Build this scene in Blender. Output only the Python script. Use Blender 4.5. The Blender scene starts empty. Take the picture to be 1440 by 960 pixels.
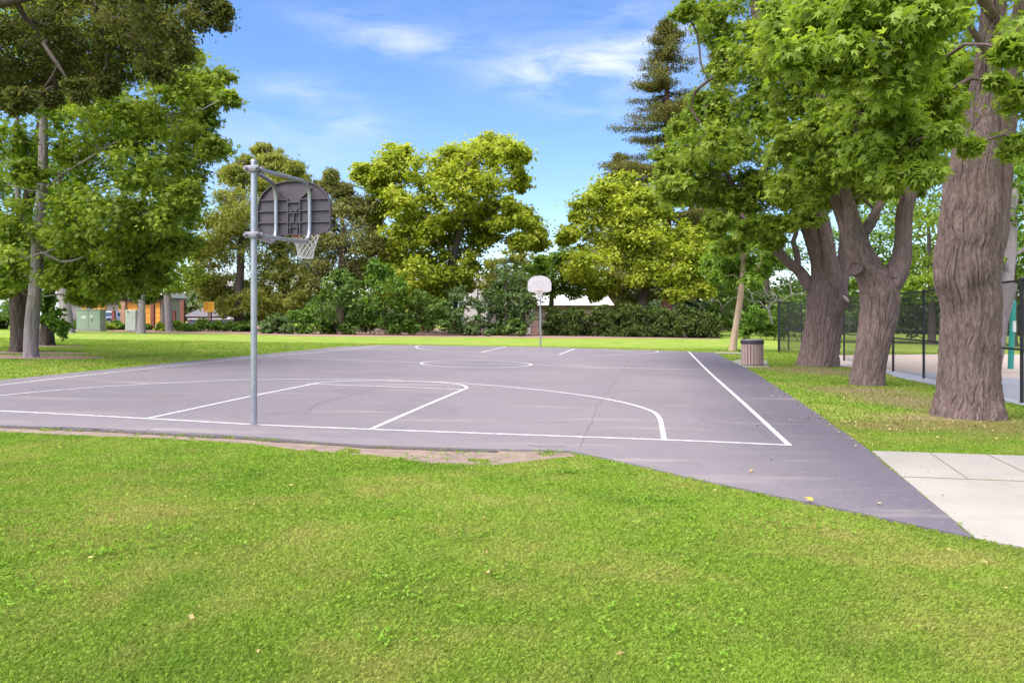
import bpy, bmesh, math, random
import numpy as np
from mathutils import Vector, Matrix

random.seed(7)
RNG = np.random.default_rng(11)
R = math.radians
scene = bpy.context.scene
COL = scene.collection

# ------------------------------------------------------------------ survey of the place
# the park falls gently to the right (drainage slope); the eye is 1.66 m above the lawn
F = 1088.4; CX = 720.0; HY = 443.4; EYE = 1.66; SL = 0.016

def gz(x): return -SL * x
def ground(px, py):
    d = py - HY - SL * (px - CX)
    Y = F * EYE / d
    return ((px - CX) * Y / F, Y)
def G3(px, py, dz=0.0):
    x, y = ground(px, py)
    return Vector((x, y, gz(x) + dz))
def at(px, py, Y):
    return np.array(((px - CX) * Y / F, Y, EYE - (py - HY) * Y / F))

# ------------------------------------------------------------------ noise
def _hash(ix, iy, iz, seed):
    h = (ix.astype(np.int64) * 374761393 + iy.astype(np.int64) * 668265263 + iz.astype(np.int64) * 2147483647 + seed * 1274126177) & 0xffffffff
    h = ((h ^ (h >> 13)) * 1274126177) & 0xffffffff
    h = (h ^ (h >> 16)) & 0xffffffff
    return h / 4294967295.0
def vnoise(x, y, z, seed=0):
    x = np.asarray(x, float); y = np.asarray(y, float); z = np.asarray(z, float)
    x, y, z = np.broadcast_arrays(x, y, z)
    ix, iy, iz = np.floor(x), np.floor(y), np.floor(z)
    fx, fy, fz = x - ix, y - iy, z - iz
    ux, uy, uz = [t * t * (3 - 2 * t) for t in (fx, fy, fz)]
    r = 0
    for a in (0, 1):
        for b in (0, 1):
            for c in (0, 1):
                w = (ux if a else 1 - ux) * (uy if b else 1 - uy) * (uz if c else 1 - uz)
                r = r + w * _hash(ix + a, iy + b, iz + c, seed)
    return r
def fbm(x, y, z, seed=0, oct=3):
    s = 0; a = .5; n = 0
    for o in range(oct):
        s = s + a * vnoise(np.asarray(x) * 2 ** o, np.asarray(y) * 2 ** o, np.asarray(z) * 2 ** o, seed + o); n += a; a *= .5
    return s / n

# ------------------------------------------------------------------ mesh helpers
def link(name, me, mat=None, parent=None, smooth=False):
    o = bpy.data.objects.new(name, me); COL.objects.link(o)
    if mat is not None: me.materials.append(mat)
    if parent is not None: o.parent = parent
    if smooth:
        me.polygons.foreach_set('use_smooth', np.ones(len(me.polygons), bool))
    return o
def np_mesh(name, V, faces, tint=None):
    """faces: list of (M,k) int arrays"""
    me = bpy.data.meshes.new(name)
    V = np.asarray(V, np.float32)
    me.vertices.add(len(V)); me.vertices.foreach_set('co', V.ravel())
    loops = np.concatenate([f.ravel() for f in faces]).astype(np.int32)
    tot = np.concatenate([np.full(len(f), f.shape[1]) for f in faces]).astype(np.int32)
    st = np.concatenate([[0], np.cumsum(tot)[:-1]]).astype(np.int32)
    me.loops.add(len(loops)); me.loops.foreach_set('vertex_index', loops)
    me.polygons.add(len(tot)); me.polygons.foreach_set('loop_start', st)
    me.update(calc_edges=True)
    if tint is not None:
        at_ = me.attributes.new('tint', 'FLOAT', 'FACE'); at_.data.foreach_set('value', np.asarray(tint, np.float32))
    return me
class MB:
    """collects boxes, tubes, prisms in one mesh"""
    def __init__(s): s.v = []; s.f = []
    def add(s, vs, fs):
        b = len(s.v); s.v += [tuple(p) for p in vs]; s.f += [tuple(i + b for i in f) for f in fs]
    def box(s, lo, hi, M=None, ch=0.0):
        (x0, y0, z0), (x1, y1, z1) = lo, hi
        bm = bmesh.new()
        bmesh.ops.create_cube(bm, size=1)
        for v in bm.verts:
            v.co = Vector((x0 + (v.co.x + .5) * (x1 - x0), y0 + (v.co.y + .5) * (y1 - y0), z0 + (v.co.z + .5) * (z1 - z0)))
        if ch: bmesh.ops.bevel(bm, geom=bm.edges[:], offset=ch, segments=2, affect='EDGES', profile=.5)
        if M is not None: bm.transform(M)
        bm.verts.index_update()
        s.add([v.co[:] for v in bm.verts], [[v.index for v in f.verts] for f in bm.faces]); bm.free()
    def tube(s, pts, rad, n=10, cap=True):
        pts = [Vector(p) for p in pts]
        if not hasattr(rad, '__len__'): rad = [rad] * len(pts)
        rings = []; prev = None
        for i, p in enumerate(pts):
            t = (pts[min(i + 1, len(pts) - 1)] - pts[max(i - 1, 0)]).normalized()
            if prev is None:
                a = Vector((1, 0, 0)) if abs(t.x) < .8 else Vector((0, 1, 0))
                u = t.cross(a).normalized()
            else:
                u = (prev - t * prev.dot(t)).normalized()
            prev = u; w = t.cross(u)
            rings.append([p + (u * math.cos(k * 2 * math.pi / n) + w * math.sin(k * 2 * math.pi / n)) * rad[i] for k in range(n)])
        vs = [q for r in rings for q in r]; fs = []
        for i in range(len(pts) - 1):
            for k in range(n):
                k2 = (k + 1) % n
                fs.append((i * n + k, i * n + k2, (i + 1) * n + k2, (i + 1) * n + k))
        if cap:
            fs.append(tuple(range(n - 1, -1, -1))); fs.append(tuple((len(pts) - 1) * n + k for k in range(n)))
        s.add(vs, fs)
    def prism(s, poly, d, axis=1, M=None):
        """extrude a 2D polygon (x,z) from y=0 to y=d"""
        n = len(poly)
        vs = [(p[0], 0, p[1]) for p in poly] + [(p[0], d, p[1]) for p in poly]
        if M is not None: vs = [M @ Vector(v) for v in vs]
        fs = [tuple(range(n)), tuple(range(2 * n - 1, n - 1, -1))] + [(i, i + n, (i + 1) % n + n, (i + 1) % n) for i in range(n)]
        s.add(vs, fs)
    def build(s, name, mat, parent=None, smooth=False):
        me = bpy.data.meshes.new(name); me.from_pydata(s.v, [], s.f)
        bm = bmesh.new(); bm.from_mesh(me); bmesh.ops.recalc_face_normals(bm, faces=bm.faces); bm.to_mesh(me); bm.free()
        o = link(name, me, mat, parent)
        if smooth:
            try: me.shade_auto_smooth(angle=R(40))
            except Exception:
                me.polygons.foreach_set('use_smooth', np.ones(len(me.polygons), bool))
                try: me.set_sharp_from_angle(angle=R(40))
                except Exception: pass
        return o
def smooth_path(pts, k=6):
    """catmull-rom through points (any dimension)"""
    P = np.array(pts, float)
    if len(P) < 3:
        t = np.linspace(0, 1, k + 1)[:, None]; return P[0] * (1 - t) + P[-1] * t
    Q = np.vstack([2 * P[0] - P[1], P, 2 * P[-1] - P[-2]]); out = []
    for i in range(1, len(Q) - 2):
        for j in range(k):
            t = j / k
            out.append(.5 * ((2 * Q[i]) + (-Q[i - 1] + Q[i + 1]) * t + (2 * Q[i - 1] - 5 * Q[i] + 4 * Q[i + 1] - Q[i + 2]) * t * t + (-Q[i - 1] + 3 * Q[i] - 3 * Q[i + 1] + Q[i + 2]) * t ** 3))
    out.append(P[-1]); return np.array(out)
def empty(name, loc, rz=0.0):
    o = bpy.data.objects.new(name, None); COL.objects.link(o); o.location = loc; o.rotation_euler = (0, 0, rz); o.empty_display_size = .3
    return o
def tag(o, label=None, cat=None, group=None, kind=None):
    if label: o['label'] = label
    if cat: o['category'] = cat
    if group: o['group'] = group
    if kind: o['kind'] = kind
    return o
def thing(name, loc, label, cat, group=None, rz=0.0):
    return tag(empty(name, loc, rz), label, cat, group)
def copy_thing(o, parent=None):
    c = o.copy(); COL.objects.link(c)
    if parent is not None: c.parent = parent
    for ch in list(o.children): copy_thing(ch, c)
    return c

# ------------------------------------------------------------------ materials
class NT:
    def __init__(s, name):
        s.m = bpy.data.materials.new(name); s.m.use_nodes = True; s.t = s.m.node_tree; s.t.nodes.clear()
        s.out = s.t.nodes.new('ShaderNodeOutputMaterial')
    def n(s, typ, **kw):
        nd = s.t.nodes.new(typ)
        for k, v in kw.items():
            if k == 'inp':
                for kk, vv in v.items(): s.set(nd, kk, vv)
            else: setattr(nd, k, v)
        return nd
    def set(s, nd, k, v):
        i = nd.inputs[k]
        if isinstance(v, bpy.types.NodeSocket): s.t.links.new(v, i)
        else: i.default_value = v
    def noise(s, scale, detail=4, rough=.55, vec=None, dist=0.0):
        nd = s.n('ShaderNodeTexNoise'); nd.inputs['Scale'].default_value = scale; nd.inputs['Detail'].default_value = detail
        nd.inputs['Roughness'].default_value = rough; nd.inputs['Distortion'].default_value = dist
        if vec is not None: s.t.links.new(vec, nd.inputs['Vector'])
        return nd.outputs['Fac']
    def ramp(s, fac, stops):
        nd = s.n('ShaderNodeValToRGB'); s.t.links.new(fac, nd.inputs['Fac']); e = nd.color_ramp.elements
        while len(e) > 1: e.remove(e[-1])
        e[0].position = stops[0][0]; e[0].color = (*stops[0][1], 1)
        for p, c in stops[1:]:
            q = e.new(p); q.color = (*c, 1)
        return nd.outputs['Color']
    def mix(s, fac, a, b, mode='MIX'):
        nd = s.n('ShaderNodeMix', data_type='RGBA', blend_type=mode)
        for i, v in ((0, fac), (6, a), (7, b)):
            if isinstance(v, bpy.types.NodeSocket): s.t.links.new(v, nd.inputs[i])
            else: nd.inputs[i].default_value = v if i == 0 or len(v) == 4 else (*v, 1)
        return nd.outputs[2]
    def math(s, op, a, b=0.0, clamp=False):
        nd = s.n('ShaderNodeMath', operation=op, use_clamp=clamp)
        for i, v in ((0, a), (1, b)):
            if isinstance(v, bpy.types.NodeSocket): s.t.links.new(v, nd.inputs[i])
            else: nd.inputs[i].default_value = v
        return nd.outputs[0]
    def maprange(s, v, a, b, c=0.0, d=1.0):
        nd = s.n('ShaderNodeMapRange', clamp=True); s.t.links.new(v, nd.inputs[0])
        for i, x in enumerate((a, b, c, d)): nd.inputs[i + 1].default_value = x
        return nd.outputs[0]
    def pos(s, scale=(1, 1, 1)):
        g = s.n('ShaderNodeNewGeometry'); mp = s.n('ShaderNodeMapping'); s.t.links.new(g.outputs['Position'], mp.inputs['Vector'])
        mp.inputs['Scale'].default_value = scale; return mp.outputs['Vector']
    def obj(s, scale=(1, 1, 1)):
        g = s.n('ShaderNodeTexCoord'); mp = s.n('ShaderNodeMapping'); s.t.links.new(g.outputs['Object'], mp.inputs['Vector'])
        mp.inputs['Scale'].default_value = scale; return mp.outputs['Vector']
    def bump(s, h, strength=.3, dist=.02):
        b = s.n('ShaderNodeBump'); b.inputs['Strength'].default_value = strength; b.inputs['Distance'].default_value = dist
        s.t.links.new(h, b.inputs['Height']); return b.outputs['Normal']
    def principled(s, color, rough=.6, metal=0.0, normal=None, spec=.5):
        p = s.n('ShaderNodeBsdfPrincipled')
        s.set(p, 'Base Color', color if isinstance(color, bpy.types.NodeSocket) else (*color, 1))
        s.set(p, 'Roughness', rough); s.set(p, 'Metallic', metal); s.set(p, 'Specular IOR Level', spec)
        if normal is not None: s.set(p, 'Normal', normal)
        s.t.links.new(p.outputs[0], s.out.inputs['Surface']); return p
def simple(name, col, rough=.6, metal=0.0, var=.12, scale=6, bump=0.0, spec=.4):
    m = NT(name); p = m.pos()
    n = m.noise(scale, 5, .6, p)
    c = m.ramp(n, [(.3, tuple(max(0, x * (1 - var)) for x in col)), (.7, tuple(min(1, x * (1 + var)) for x in col))])
    nr = m.bump(m.noise(scale * 8, 4, .6, p), bump, .01) if bump else None
    m.principled(c, rough, metal, nr, spec); return m.m
def leaf_mat(name, dark, mid, light, trans=.38, gloss=.02, hue=None):
    m = NT(name)
    a = m.n('ShaderNodeAttribute', attribute_name='tint')
    c = m.ramp(a.outputs['Fac'], [(0, dark), (.5, mid), (1, light)])
    n = m.noise(.35, 3, .5, m.pos())
    c = m.mix(m.maprange(n, .35, .7, 0, .35), c, hue or tuple(x * 1.0 for x in mid))
    d = m.n('ShaderNodeBsdfDiffuse'); m.set(d, 'Color', c)
    t = m.n('ShaderNodeBsdfTranslucent'); m.set(t, 'Color', m.mix(1.0, c, (1.25, 1.3, .55, 1), 'MULTIPLY'))
    mx = m.n('ShaderNodeMixShader'); mx.inputs[0].default_value = trans
    m.t.links.new(d.outputs[0], mx.inputs[1]); m.t.links.new(t.outputs[0], mx.inputs[2])
    g = m.n('ShaderNodeBsdfGlossy'); g.inputs['Roughness'].default_value = .45
    m2 = m.n('ShaderNodeMixShader'); m2.inputs[0].default_value = gloss
    m.t.links.new(mx.outputs[0], m2.inputs[1]); m.t.links.new(g.outputs[0], m2.inputs[2])
    m.t.links.new(m2.outputs[0], m.out.inputs['Surface']); return m.m
def bark_mat(name, a, b, sc=1.0):
    m = NT(name); n = m.noise(2.2, 6, .65, m.pos((6 * sc, 6 * sc, 1.3 * sc)), .6); f = m.noise(1.0, 6, .7, m.pos((34 * sc, 34 * sc, 7 * sc)), 1.2)
    big = m.noise(1.1, 3, .5, m.pos())
    c = m.ramp(m.math('ADD', m.math('MULTIPLY', n, .5), m.math('MULTIPLY', f, .5)), [(.34, a), (.64, b)])
    c = m.mix(m.maprange(big, .4, .7, 0, .35), c, tuple(.5 * (x + y) * .8 for x, y in zip(a, b)))
    m.principled(c, .95, 0, m.bump(m.math('ADD', n, m.math('MULTIPLY', f, 1.3)), .9, .035), .1); return m.m

def lawn_mat(name, blade=False):
    m = NT(name); p = m.pos()
    big = m.noise(.55, 4, .6, p, .5); med = m.noise(2.3, 4, .65, p); fine = m.noise(38, 3, .6, p)
    if blade:
        a = m.n('ShaderNodeAttribute', attribute_name='tint').outputs['Fac']
    else: a = m.math('MULTIPLY', m.math('ADD', fine, m.noise(7, 4, .7, p)), .5)
    c = m.ramp(a, [(.05, (.118, .196, .020)), (.5, (.222, .338, .040)), (.95, (.345, .445, .085))])
    dry = m.math('MULTIPLY', m.maprange(big, .44, .66), m.maprange(med, .35, .65, .25, 1))
    c = m.mix(m.math('MULTIPLY', dry, .8), c, (.42, .40, .105, 1))
    lush = m.maprange(m.noise(.8, 3, .5, m.pos((1, 1, 5))), .55, .75)
    c = m.mix(m.math('MULTIPLY', lush, .75), c, (.115, .235, .024, 1))
    # worn and littered ground under the three old maples on the right
    x = m.n('ShaderNodeSeparateXYZ'); m.t.links.new(m.n('ShaderNodeNewGeometry').outputs['Position'], x.inputs[0])
    tot = None
    for (cx, cy, rx, ry) in WORN:
        dx = m.math('DIVIDE', m.math('SUBTRACT', x.outputs[0], cx), rx); dy = m.math('DIVIDE', m.math('SUBTRACT', x.outputs[1], cy), ry)
        d = m.math('ADD', m.math('MULTIPLY', dx, dx), m.math('MULTIPLY', dy, dy))
        k = m.math('SUBTRACT', 1.0, d, True)
        tot = k if tot is None else m.math('MAXIMUM', tot, k)
    w = m.maprange(m.math('ADD', m.math('MULTIPLY', tot, .75), m.math('MULTIPLY', m.math('ADD', med, m.math('MULTIPLY', big, .5)), .8)), .55, 1.25)
    c = m.mix(m.math('MULTIPLY', w, .85 if not blade else .8), c, (.30, .225, .125, 1) if not blade else (.34, .28, .11, 1))
    if blade:
        d = m.n('ShaderNodeBsdfDiffuse'); m.set(d, 'Color', c); t = m.n('ShaderNodeBsdfTranslucent'); m.set(t, 'Color', c)
        mx = m.n('ShaderNodeMixShader'); mx.inputs[0].default_value = .35
        m.t.links.new(d.outputs[0], mx.inputs[1]); m.t.links.new(t.outputs[0], mx.inputs[2]); m.t.links.new(mx.outputs[0], m.out.inputs['Surface'])
    else:
        h = m.math('ADD', fine, m.noise(9, 3, .6, p)); c = m.mix(1.0, c, (.78, .78, .78, 1), 'MULTIPLY')
        m.principled(c, .95, 0, m.bump(h, .7, .03), .1)
    return m.m

def asphalt_mat():
    m = NT('asphalt_worn'); p = m.pos()
    big = m.noise(.22, 4, .6, p, .4); med = m.noise(1.3, 5, .65, p); fine = m.noise(160, 2, .7, p)
    c = m.ramp(big, [(.3, (.160, .138, .152)), (.55, (.200, .170, .182)), (.75, (.176, .156, .174))])
    c = m.mix(m.math('MULTIPLY', m.maprange(med, .5, .75), .5), c, (.215, .185, .185, 1))
    c = m.mix(m.math('MULTIPLY', m.maprange(fine, .35, .75), .55), c, (.085, .075, .085, 1))
    # darker, bluer tone growing across the right sideline onto the walk strip
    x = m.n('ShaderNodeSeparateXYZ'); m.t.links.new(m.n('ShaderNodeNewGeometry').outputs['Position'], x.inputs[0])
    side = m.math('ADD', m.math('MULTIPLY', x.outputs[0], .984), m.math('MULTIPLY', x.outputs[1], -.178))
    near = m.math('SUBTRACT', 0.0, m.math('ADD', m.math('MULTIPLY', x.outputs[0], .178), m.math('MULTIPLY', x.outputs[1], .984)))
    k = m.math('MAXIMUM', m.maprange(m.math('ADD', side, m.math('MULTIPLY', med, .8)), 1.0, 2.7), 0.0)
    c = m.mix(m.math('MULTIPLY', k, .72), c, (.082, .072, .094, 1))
    # tan silt streaks washed across
    st = m.noise(.8, 4, .6, m.pos((.35, 2.2, 1)))
    c = m.mix(m.math('MULTIPLY', m.maprange(st, .57, .75), .5), c, (.33, .28, .235, 1))
    sp = m.noise(4.5, 5, .7, p, .8); c = m.mix(m.math('MULTIPLY', m.maprange(sp, .58, .70), .4), c, (.09, .08, .09, 1))
    lt = m.noise(26, 3, .7, p); c = m.mix(m.math('MULTIPLY', m.maprange(lt, .55, .72), .38), c, (.27, .245, .24, 1))
    # hairline cracking
    v = m.n('ShaderNodeTexVoronoi', feature='DISTANCE_TO_EDGE'); v.inputs['Scale'].default_value = .33
    wn = m.n('ShaderNodeTexNoise'); wn.inputs['Scale'].default_value = 1.2; m.t.links.new(p, wn.inputs['Vector'])
    vm = m.n('ShaderNodeVectorMath', operation='SCALE'); m.t.links.new(wn.outputs['Color'], vm.inputs[0]); vm.inputs['Scale'].default_value = 1.2
    va = m.n('ShaderNodeVectorMath', operation='ADD'); m.t.links.new(p, va.inputs[0]); m.t.links.new(vm.outputs[0], va.inputs[1])
    m.t.links.new(va.outputs[0], v.inputs['Vector'])
    ck = m.math('MULTIPLY', m.maprange(v.outputs['Distance'], .002, .006, 1, 0), m.maprange(m.noise(.35, 2, .5, p), .52, .6))
    c = m.mix(m.math('MULTIPLY', ck, .4), c, (.05, .042, .05, 1))
    m.principled(c, .85, 0, m.bump(fine, .35, .004), .25); return m.m
def paint_mat():
    m = NT('white_line_paint'); p = m.pos()
    n = m.noise(9, 6, .75, p); n2 = m.noise(60, 3, .7, p)
    w = m.maprange(m.math('ADD', m.math('MULTIPLY', n, .7), m.math('MULTIPLY', n2, .4)), .50, .68, .03, .75)
    c = m.mix(w, (.66, .64, .655, 1), (.22, .20, .21, 1))
    m.principled(c, .8, 0, None, .2); return m.m

WORN = []
for (px, py, rx, ry) in ((1363, 596, 1.7, 1.8), (1215, 550, 1.6, 1.5), (1152, 522, 2.2, 2.4), (1280, 565, 1.4, 2.2), (1250, 600, 1.0, .8)):
    gx, gy = ground(px, py); WORN.append((gx, gy, rx, ry))

M = {}
M['lawn'] = lawn_mat('mown_turf'); M['blade'] = lawn_mat('grass_blade', True)
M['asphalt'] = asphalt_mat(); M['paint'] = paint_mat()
M['crack'] = simple('crack_filler', (.085, .074, .082), .9)
def concrete_mat():
    m = NT('pale_concrete'); p = m.pos(); c = m.ramp(m.noise(.9, 5, .65, p, .4), [(.3, (.275, .248, .218)), (.7, (.345, .312, .275))])
    c = m.mix(m.math('MULTIPLY', m.maprange(m.noise(3.5, 6, .7, p, 1), .55, .75), .3), c, (.24, .21, .18, 1)); c = m.mix(m.math('MULTIPLY', m.maprange(m.noise(120, 2, .7, p), .45, .75), .35), c, (.22, .20, .18, 1))
    m.principled(c, .9, 0, m.bump(m.noise(90, 3, .7, p), .3, .004), .2); return m.m
M['concrete'] = concrete_mat()
M['soil'] = simple('dry_soil', (.205, .148, .118), .95, 0, .22, 5, .5)
M['mulch'] = simple('bark_mulch', (.27, .165, .125), .95, 0, .3, 14, .8)
M['sand'] = simple('play_sand', (.46, .37, .31), .95, 0, .12, 6, .4)
M['path'] = simple('grey_path', (.33, .33, .36), .9, 0, .1, 3, .2)
M['road'] = simple('street_asphalt', (.16, .15, .16), .9, 0, .1, 3, .2)
M['galv'] = simple('galvanised_steel', (.36, .36, .40), .42, .75, .12, 9, .05)
M['clamp'] = simple('weathered_clamp_steel', (.20, .19, .22), .5, .7, .15, 12)
M['board_back'] = simple('grey_board_back', (.080, .066, .080), .65, .15, .15, 7, .1)
def board_mat():
    m = NT('scuffed_board_front'); p = m.obj((1, 0, 1)); n = m.noise(16, 4, .6, p); g = m.n('ShaderNodeTexCoord'); x = m.n('ShaderNodeSeparateXYZ'); m.t.links.new(g.outputs['Object'], x.inputs[0])
    dx = m.math('DIVIDE', x.outputs[0], .42); dz = m.math('DIVIDE', m.math('SUBTRACT', x.outputs[2], 3.3), .26)
    near = m.math('SUBTRACT', 1.0, m.math('ADD', m.math('MULTIPLY', dx, dx), m.math('MULTIPLY', dz, dz)), True)
    k = m.math('MULTIPLY', m.maprange(n, .53, .62), m.maprange(near, 0, .5))
    c = m.mix(m.math('MULTIPLY', k, .75), m.ramp(m.noise(3, 3, .5, p), [(.3, (.42, .385, .40)), (.7, (.50, .46, .475))]), (.20, .19, .25, 1)); m.principled(c, .6); return m.m
M['board_front'] = board_mat()
M['rim'] = simple('faded_orange_rim', (.45, .17, .13), .5, .2)
M['net'] = simple('white_net_cord', (.66, .62, .62), .8)
M['black'] = simple('black_coated_steel', (.018, .017, .022), .5)
M['wire'] = simple('black_vinyl_wire', (.03, .028, .034), .6)
M['bark_old'] = bark_mat('furrowed_mauve_bark', (.075, .050, .047), (.325, .232, .210), 1.0)
M['bark_smooth'] = bark_mat('smooth_grey_limb_bark', (.085, .058, .055), (.20, .143, .132), .8)
M['bark_pale'] = bark_mat('pale_grey_bark', (.20, .165, .165), (.40, .345, .35), 1.2)
M['bark_dark'] = bark_mat('dark_brown_bark', (.055, .040, .033), (.15, .115, .10), 1.0)
M['bark_tan'] = bark_mat('tan_peeling_bark', (.36, .24, .17), (.60, .43, .32), 1.4)
M['bark_red'] = bark_mat('reddish_fibrous_bark', (.14, .065, .05), (.28, .13, .10), 1.0)
M['cutwood'] = simple('sawn_wood', (.42, .33, .28), .9, 0, .15, 20)
M['hole'] = simple('rotten_hollow', (.02, .016, .014), .95)
M['lf_maple'] = leaf_mat('maple_leaf', (.070, .125, .012), (.165, .240, .024), (.34, .390, .070), .46, .012)
M['lf_front'] = leaf_mat('young_maple_leaf', (.125, .190, .020), (.220, .305, .042), (.36, .44, .085), .52, .012)
M['lf_left'] = leaf_mat('left_maple_leaf', (.088, .140, .012), (.190, .260, .030), (.36, .42, .070), .46, .012)
M['lf_oak'] = leaf_mat('evergreen_oak_leaf', (.046, .056, .014), (.084, .096, .025), (.17, .155, .052), .36, .006)
M['lf_camphor'] = leaf_mat('camphor_leaf', (.140, .190, .014), (.315, .365, .036), (.520, .530, .085), .45, .012)
M['lf_olive'] = leaf_mat('olive_needle', (.120, .135, .024), (.245, .258, .050), (.38, .385, .100), .36, .01)
M['lf_brown'] = leaf_mat('brown_green_foliage', (.095, .105, .028), (.185, .190, .054), (.31, .30, .100), .32, .01)
M['lf_red'] = leaf_mat('redwood_needle', (.070, .072, .022), (.145, .142, .042), (.24, .225, .080), .3, .01)
M['lf_shrub'] = leaf_mat('dark_shrub_leaf', (.045, .090, .016), (.090, .155, .028), (.155, .230, .055), .3, .012)
M['lf_laurel'] = leaf_mat('laurel_leaf', (.048, .105, .014), (.102, .188, .025), (.18, .28, .055), .34, .012)
M['lf_blue'] = leaf_mat('blue_green_leaf', (.055, .100, .033), (.115, .172, .055), (.18, .250, .10), .32, .012)
M['lf_hedge'] = leaf_mat('hedge_leaf', (.036, .060, .014), (.070, .105, .024), (.125, .160, .042), .25, .008)
M['lf_mid'] = leaf_mat('background_leaf', (.070, .140, .014), (.150, .250, .026), (.27, .36, .055), .42)
M['lf_wood'] = leaf_mat('far_wood_leaf', (.020, .040, .010), (.045, .075, .018), (.08, .11, .03), .25)
M['lf_clover'] = leaf_mat('clover_leaf', (.10, .20, .015), (.15, .27, .03), (.24, .36, .07), .2, .0)
M['lf_dry'] = leaf_mat('dry_fallen_leaf', (.22, .13, .05), (.36, .26, .12), (.58, .46, .22), .1)

# ------------------------------------------------------------------ foliage
TPL = {
    'oval': (np.array([(0, 0, 0), (.30, .5, .07), (0, 1, -.04), (-.30, .5, .07)]), [(0, 1, 2, 3)]),
    'broad': (np.array([(0, 0, 0), (.42, .5, .10), (0, 1, -.06), (-.42, .5, .10)]), [(0, 1, 2, 3)]),
    'maple': (np.array([(0, 0, 0), (.20, .5, .03), (0, 1.05, -.10), (-.20, .5, .03),
                        (.34, .18, .03), (.62, .62, -.06), (.22, .46, .03),
                        (-.34, .18, .03), (-.62, .62, -.06), (-.22, .46, .03),
                        (.50, .02, -.05), (-.50, .02, -.05)]),
              [(0, 1, 2, 3), (0, 4, 5, 6), (0, 9, 8, 7), (0, 10, 4), (0, 7, 11)]),
    'needle': (np.array([(-.09, 0, 0), (.09, 0, 0), (.06, .7, -.05), (0, 1, -.12), (-.06, .7, -.05)]), [(0, 1, 2, 3, 4)]),
    'spray': (np.array([(0, 0, 0), (.16, .45, .03), (0, 1, -.16), (-.16, .45, .03)]), [(0, 1, 2, 3)]),
}
def norm(a): return a / np.maximum(np.linalg.norm(a, axis=-1, keepdims=True), 1e-9)
def leaves_mesh(name, C, N, S, tint, tpl, droop=.35):
    n = len(C); T, fs = TPL[tpl]
    N = norm(N); r = RNG.normal(size=(n, 3)); r[:, 2] -= droop
    t = norm(r - N * (r * N).sum(1, keepdims=True)); u = np.cross(t, N)
    wv = RNG.uniform(.65, 1.1, n)[:, None, None]; cv = RNG.uniform(-.4, 3.2, n)[:, None, None]
    V = C[:, None] + S[:, None, None] * (T[None, :, 0:1] * u[:, None] * wv + T[None, :, 1:2] * t[:, None] + T[None, :, 2:3] * N[:, None] * cv)
    k = len(T); base = (np.arange(n) * k)[:, None]
    faces = {}
    for f in fs: faces.setdefault(len(f), []).append(np.array(f)[None] + base)
    FA = []; TI = []
    for kk, L in faces.items():
        FA.append(np.concatenate(L)); TI.append(np.tile(tint, len(L)))
    return np_mesh(name, V.reshape(-1, 3), FA, np.concatenate(TI))
def fill(sub, per, rs, size, flat=.75, up=.75, seed=0):
    """leaf centres, normals, sizes and tints round the twig ends in sub (n,3)"""
    n = len(sub); idx = np.repeat(np.arange(n), per)
    d = norm(RNG.normal(size=(len(idx), 3))); rad = np.minimum(np.abs(RNG.normal(.62, .36, len(idx))), 1.7) * np.where(RNG.random(len(idx)) < .16, 1.45, 1.0)
    rs = (rs if hasattr(rs, '__len__') else np.full(n, rs)) * RNG.uniform(.6, 1.35, n); ea = RNG.uniform(0, math.pi, n); el = RNG.uniform(1.0, 1.9, n)
    off = d * (rad * rs[idx])[:, None]; off[:, 2] *= flat * RNG.uniform(.55, 1.1, n)[idx]
    ex = np.stack([np.cos(ea), np.sin(ea), RNG.normal(size=n) * .3 - .15], 1)[idx]; off = off + ex * ((off * ex).sum(1) * (el[idx] - 1))[:, None]
    C = sub[idx] + off
    Nn = d * .55 + np.array([0, 0, up]) + RNG.normal(size=d.shape) * .6
    S = size * (.45 + .95 * RNG.random(len(idx)))
    ct = RNG.random(n)
    tint = np.clip(.50 * ct[idx] + .55 * RNG.random(len(idx)), 0, 1)
    return C, Nn, S, tint
def subclumps(lobes, dens, rs_frac=.42, flat=.85):
    """lobes (n,4) world centre+radius -> twig-end points on and in each lobe"""
    out = []; rr = []
    for (x, y, z, r) in lobes:
        k = max(3, int(dens * RNG.uniform(.8, 1.2)))
        d = norm(RNG.normal(size=(k, 3))); q = d * (r * (.45 + .55 * RNG.random(k)))[:, None]; q[:, 2] *= flat
        out.append(np.array([x, y, z]) + q); rr.append(np.full(k, r * rs_frac) * RNG.uniform(.75, 1.25, k))
    return np.concatenate(out), np.concatenate(rr)
def px_lobes(L, Y0, depth, back=0.0):
    """crown masses measured in the photograph, given real distance, size and spread in depth"""
    out = []
    for (px, py, r) in L:
        Y = Y0 + RNG.uniform(-depth, depth)
        p = at(px, py, Y); out.append((*p, r * Y / F))
        if RNG.random() < back:
            Y2 = Y0 + RNG.uniform(.3, 1.2) * depth; p = at(px + RNG.uniform(-.5, .5) * r, py + RNG.uniform(-.3, .6) * r, Y2)
            out.append((*p, r * Y2 / F))
    return out
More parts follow.
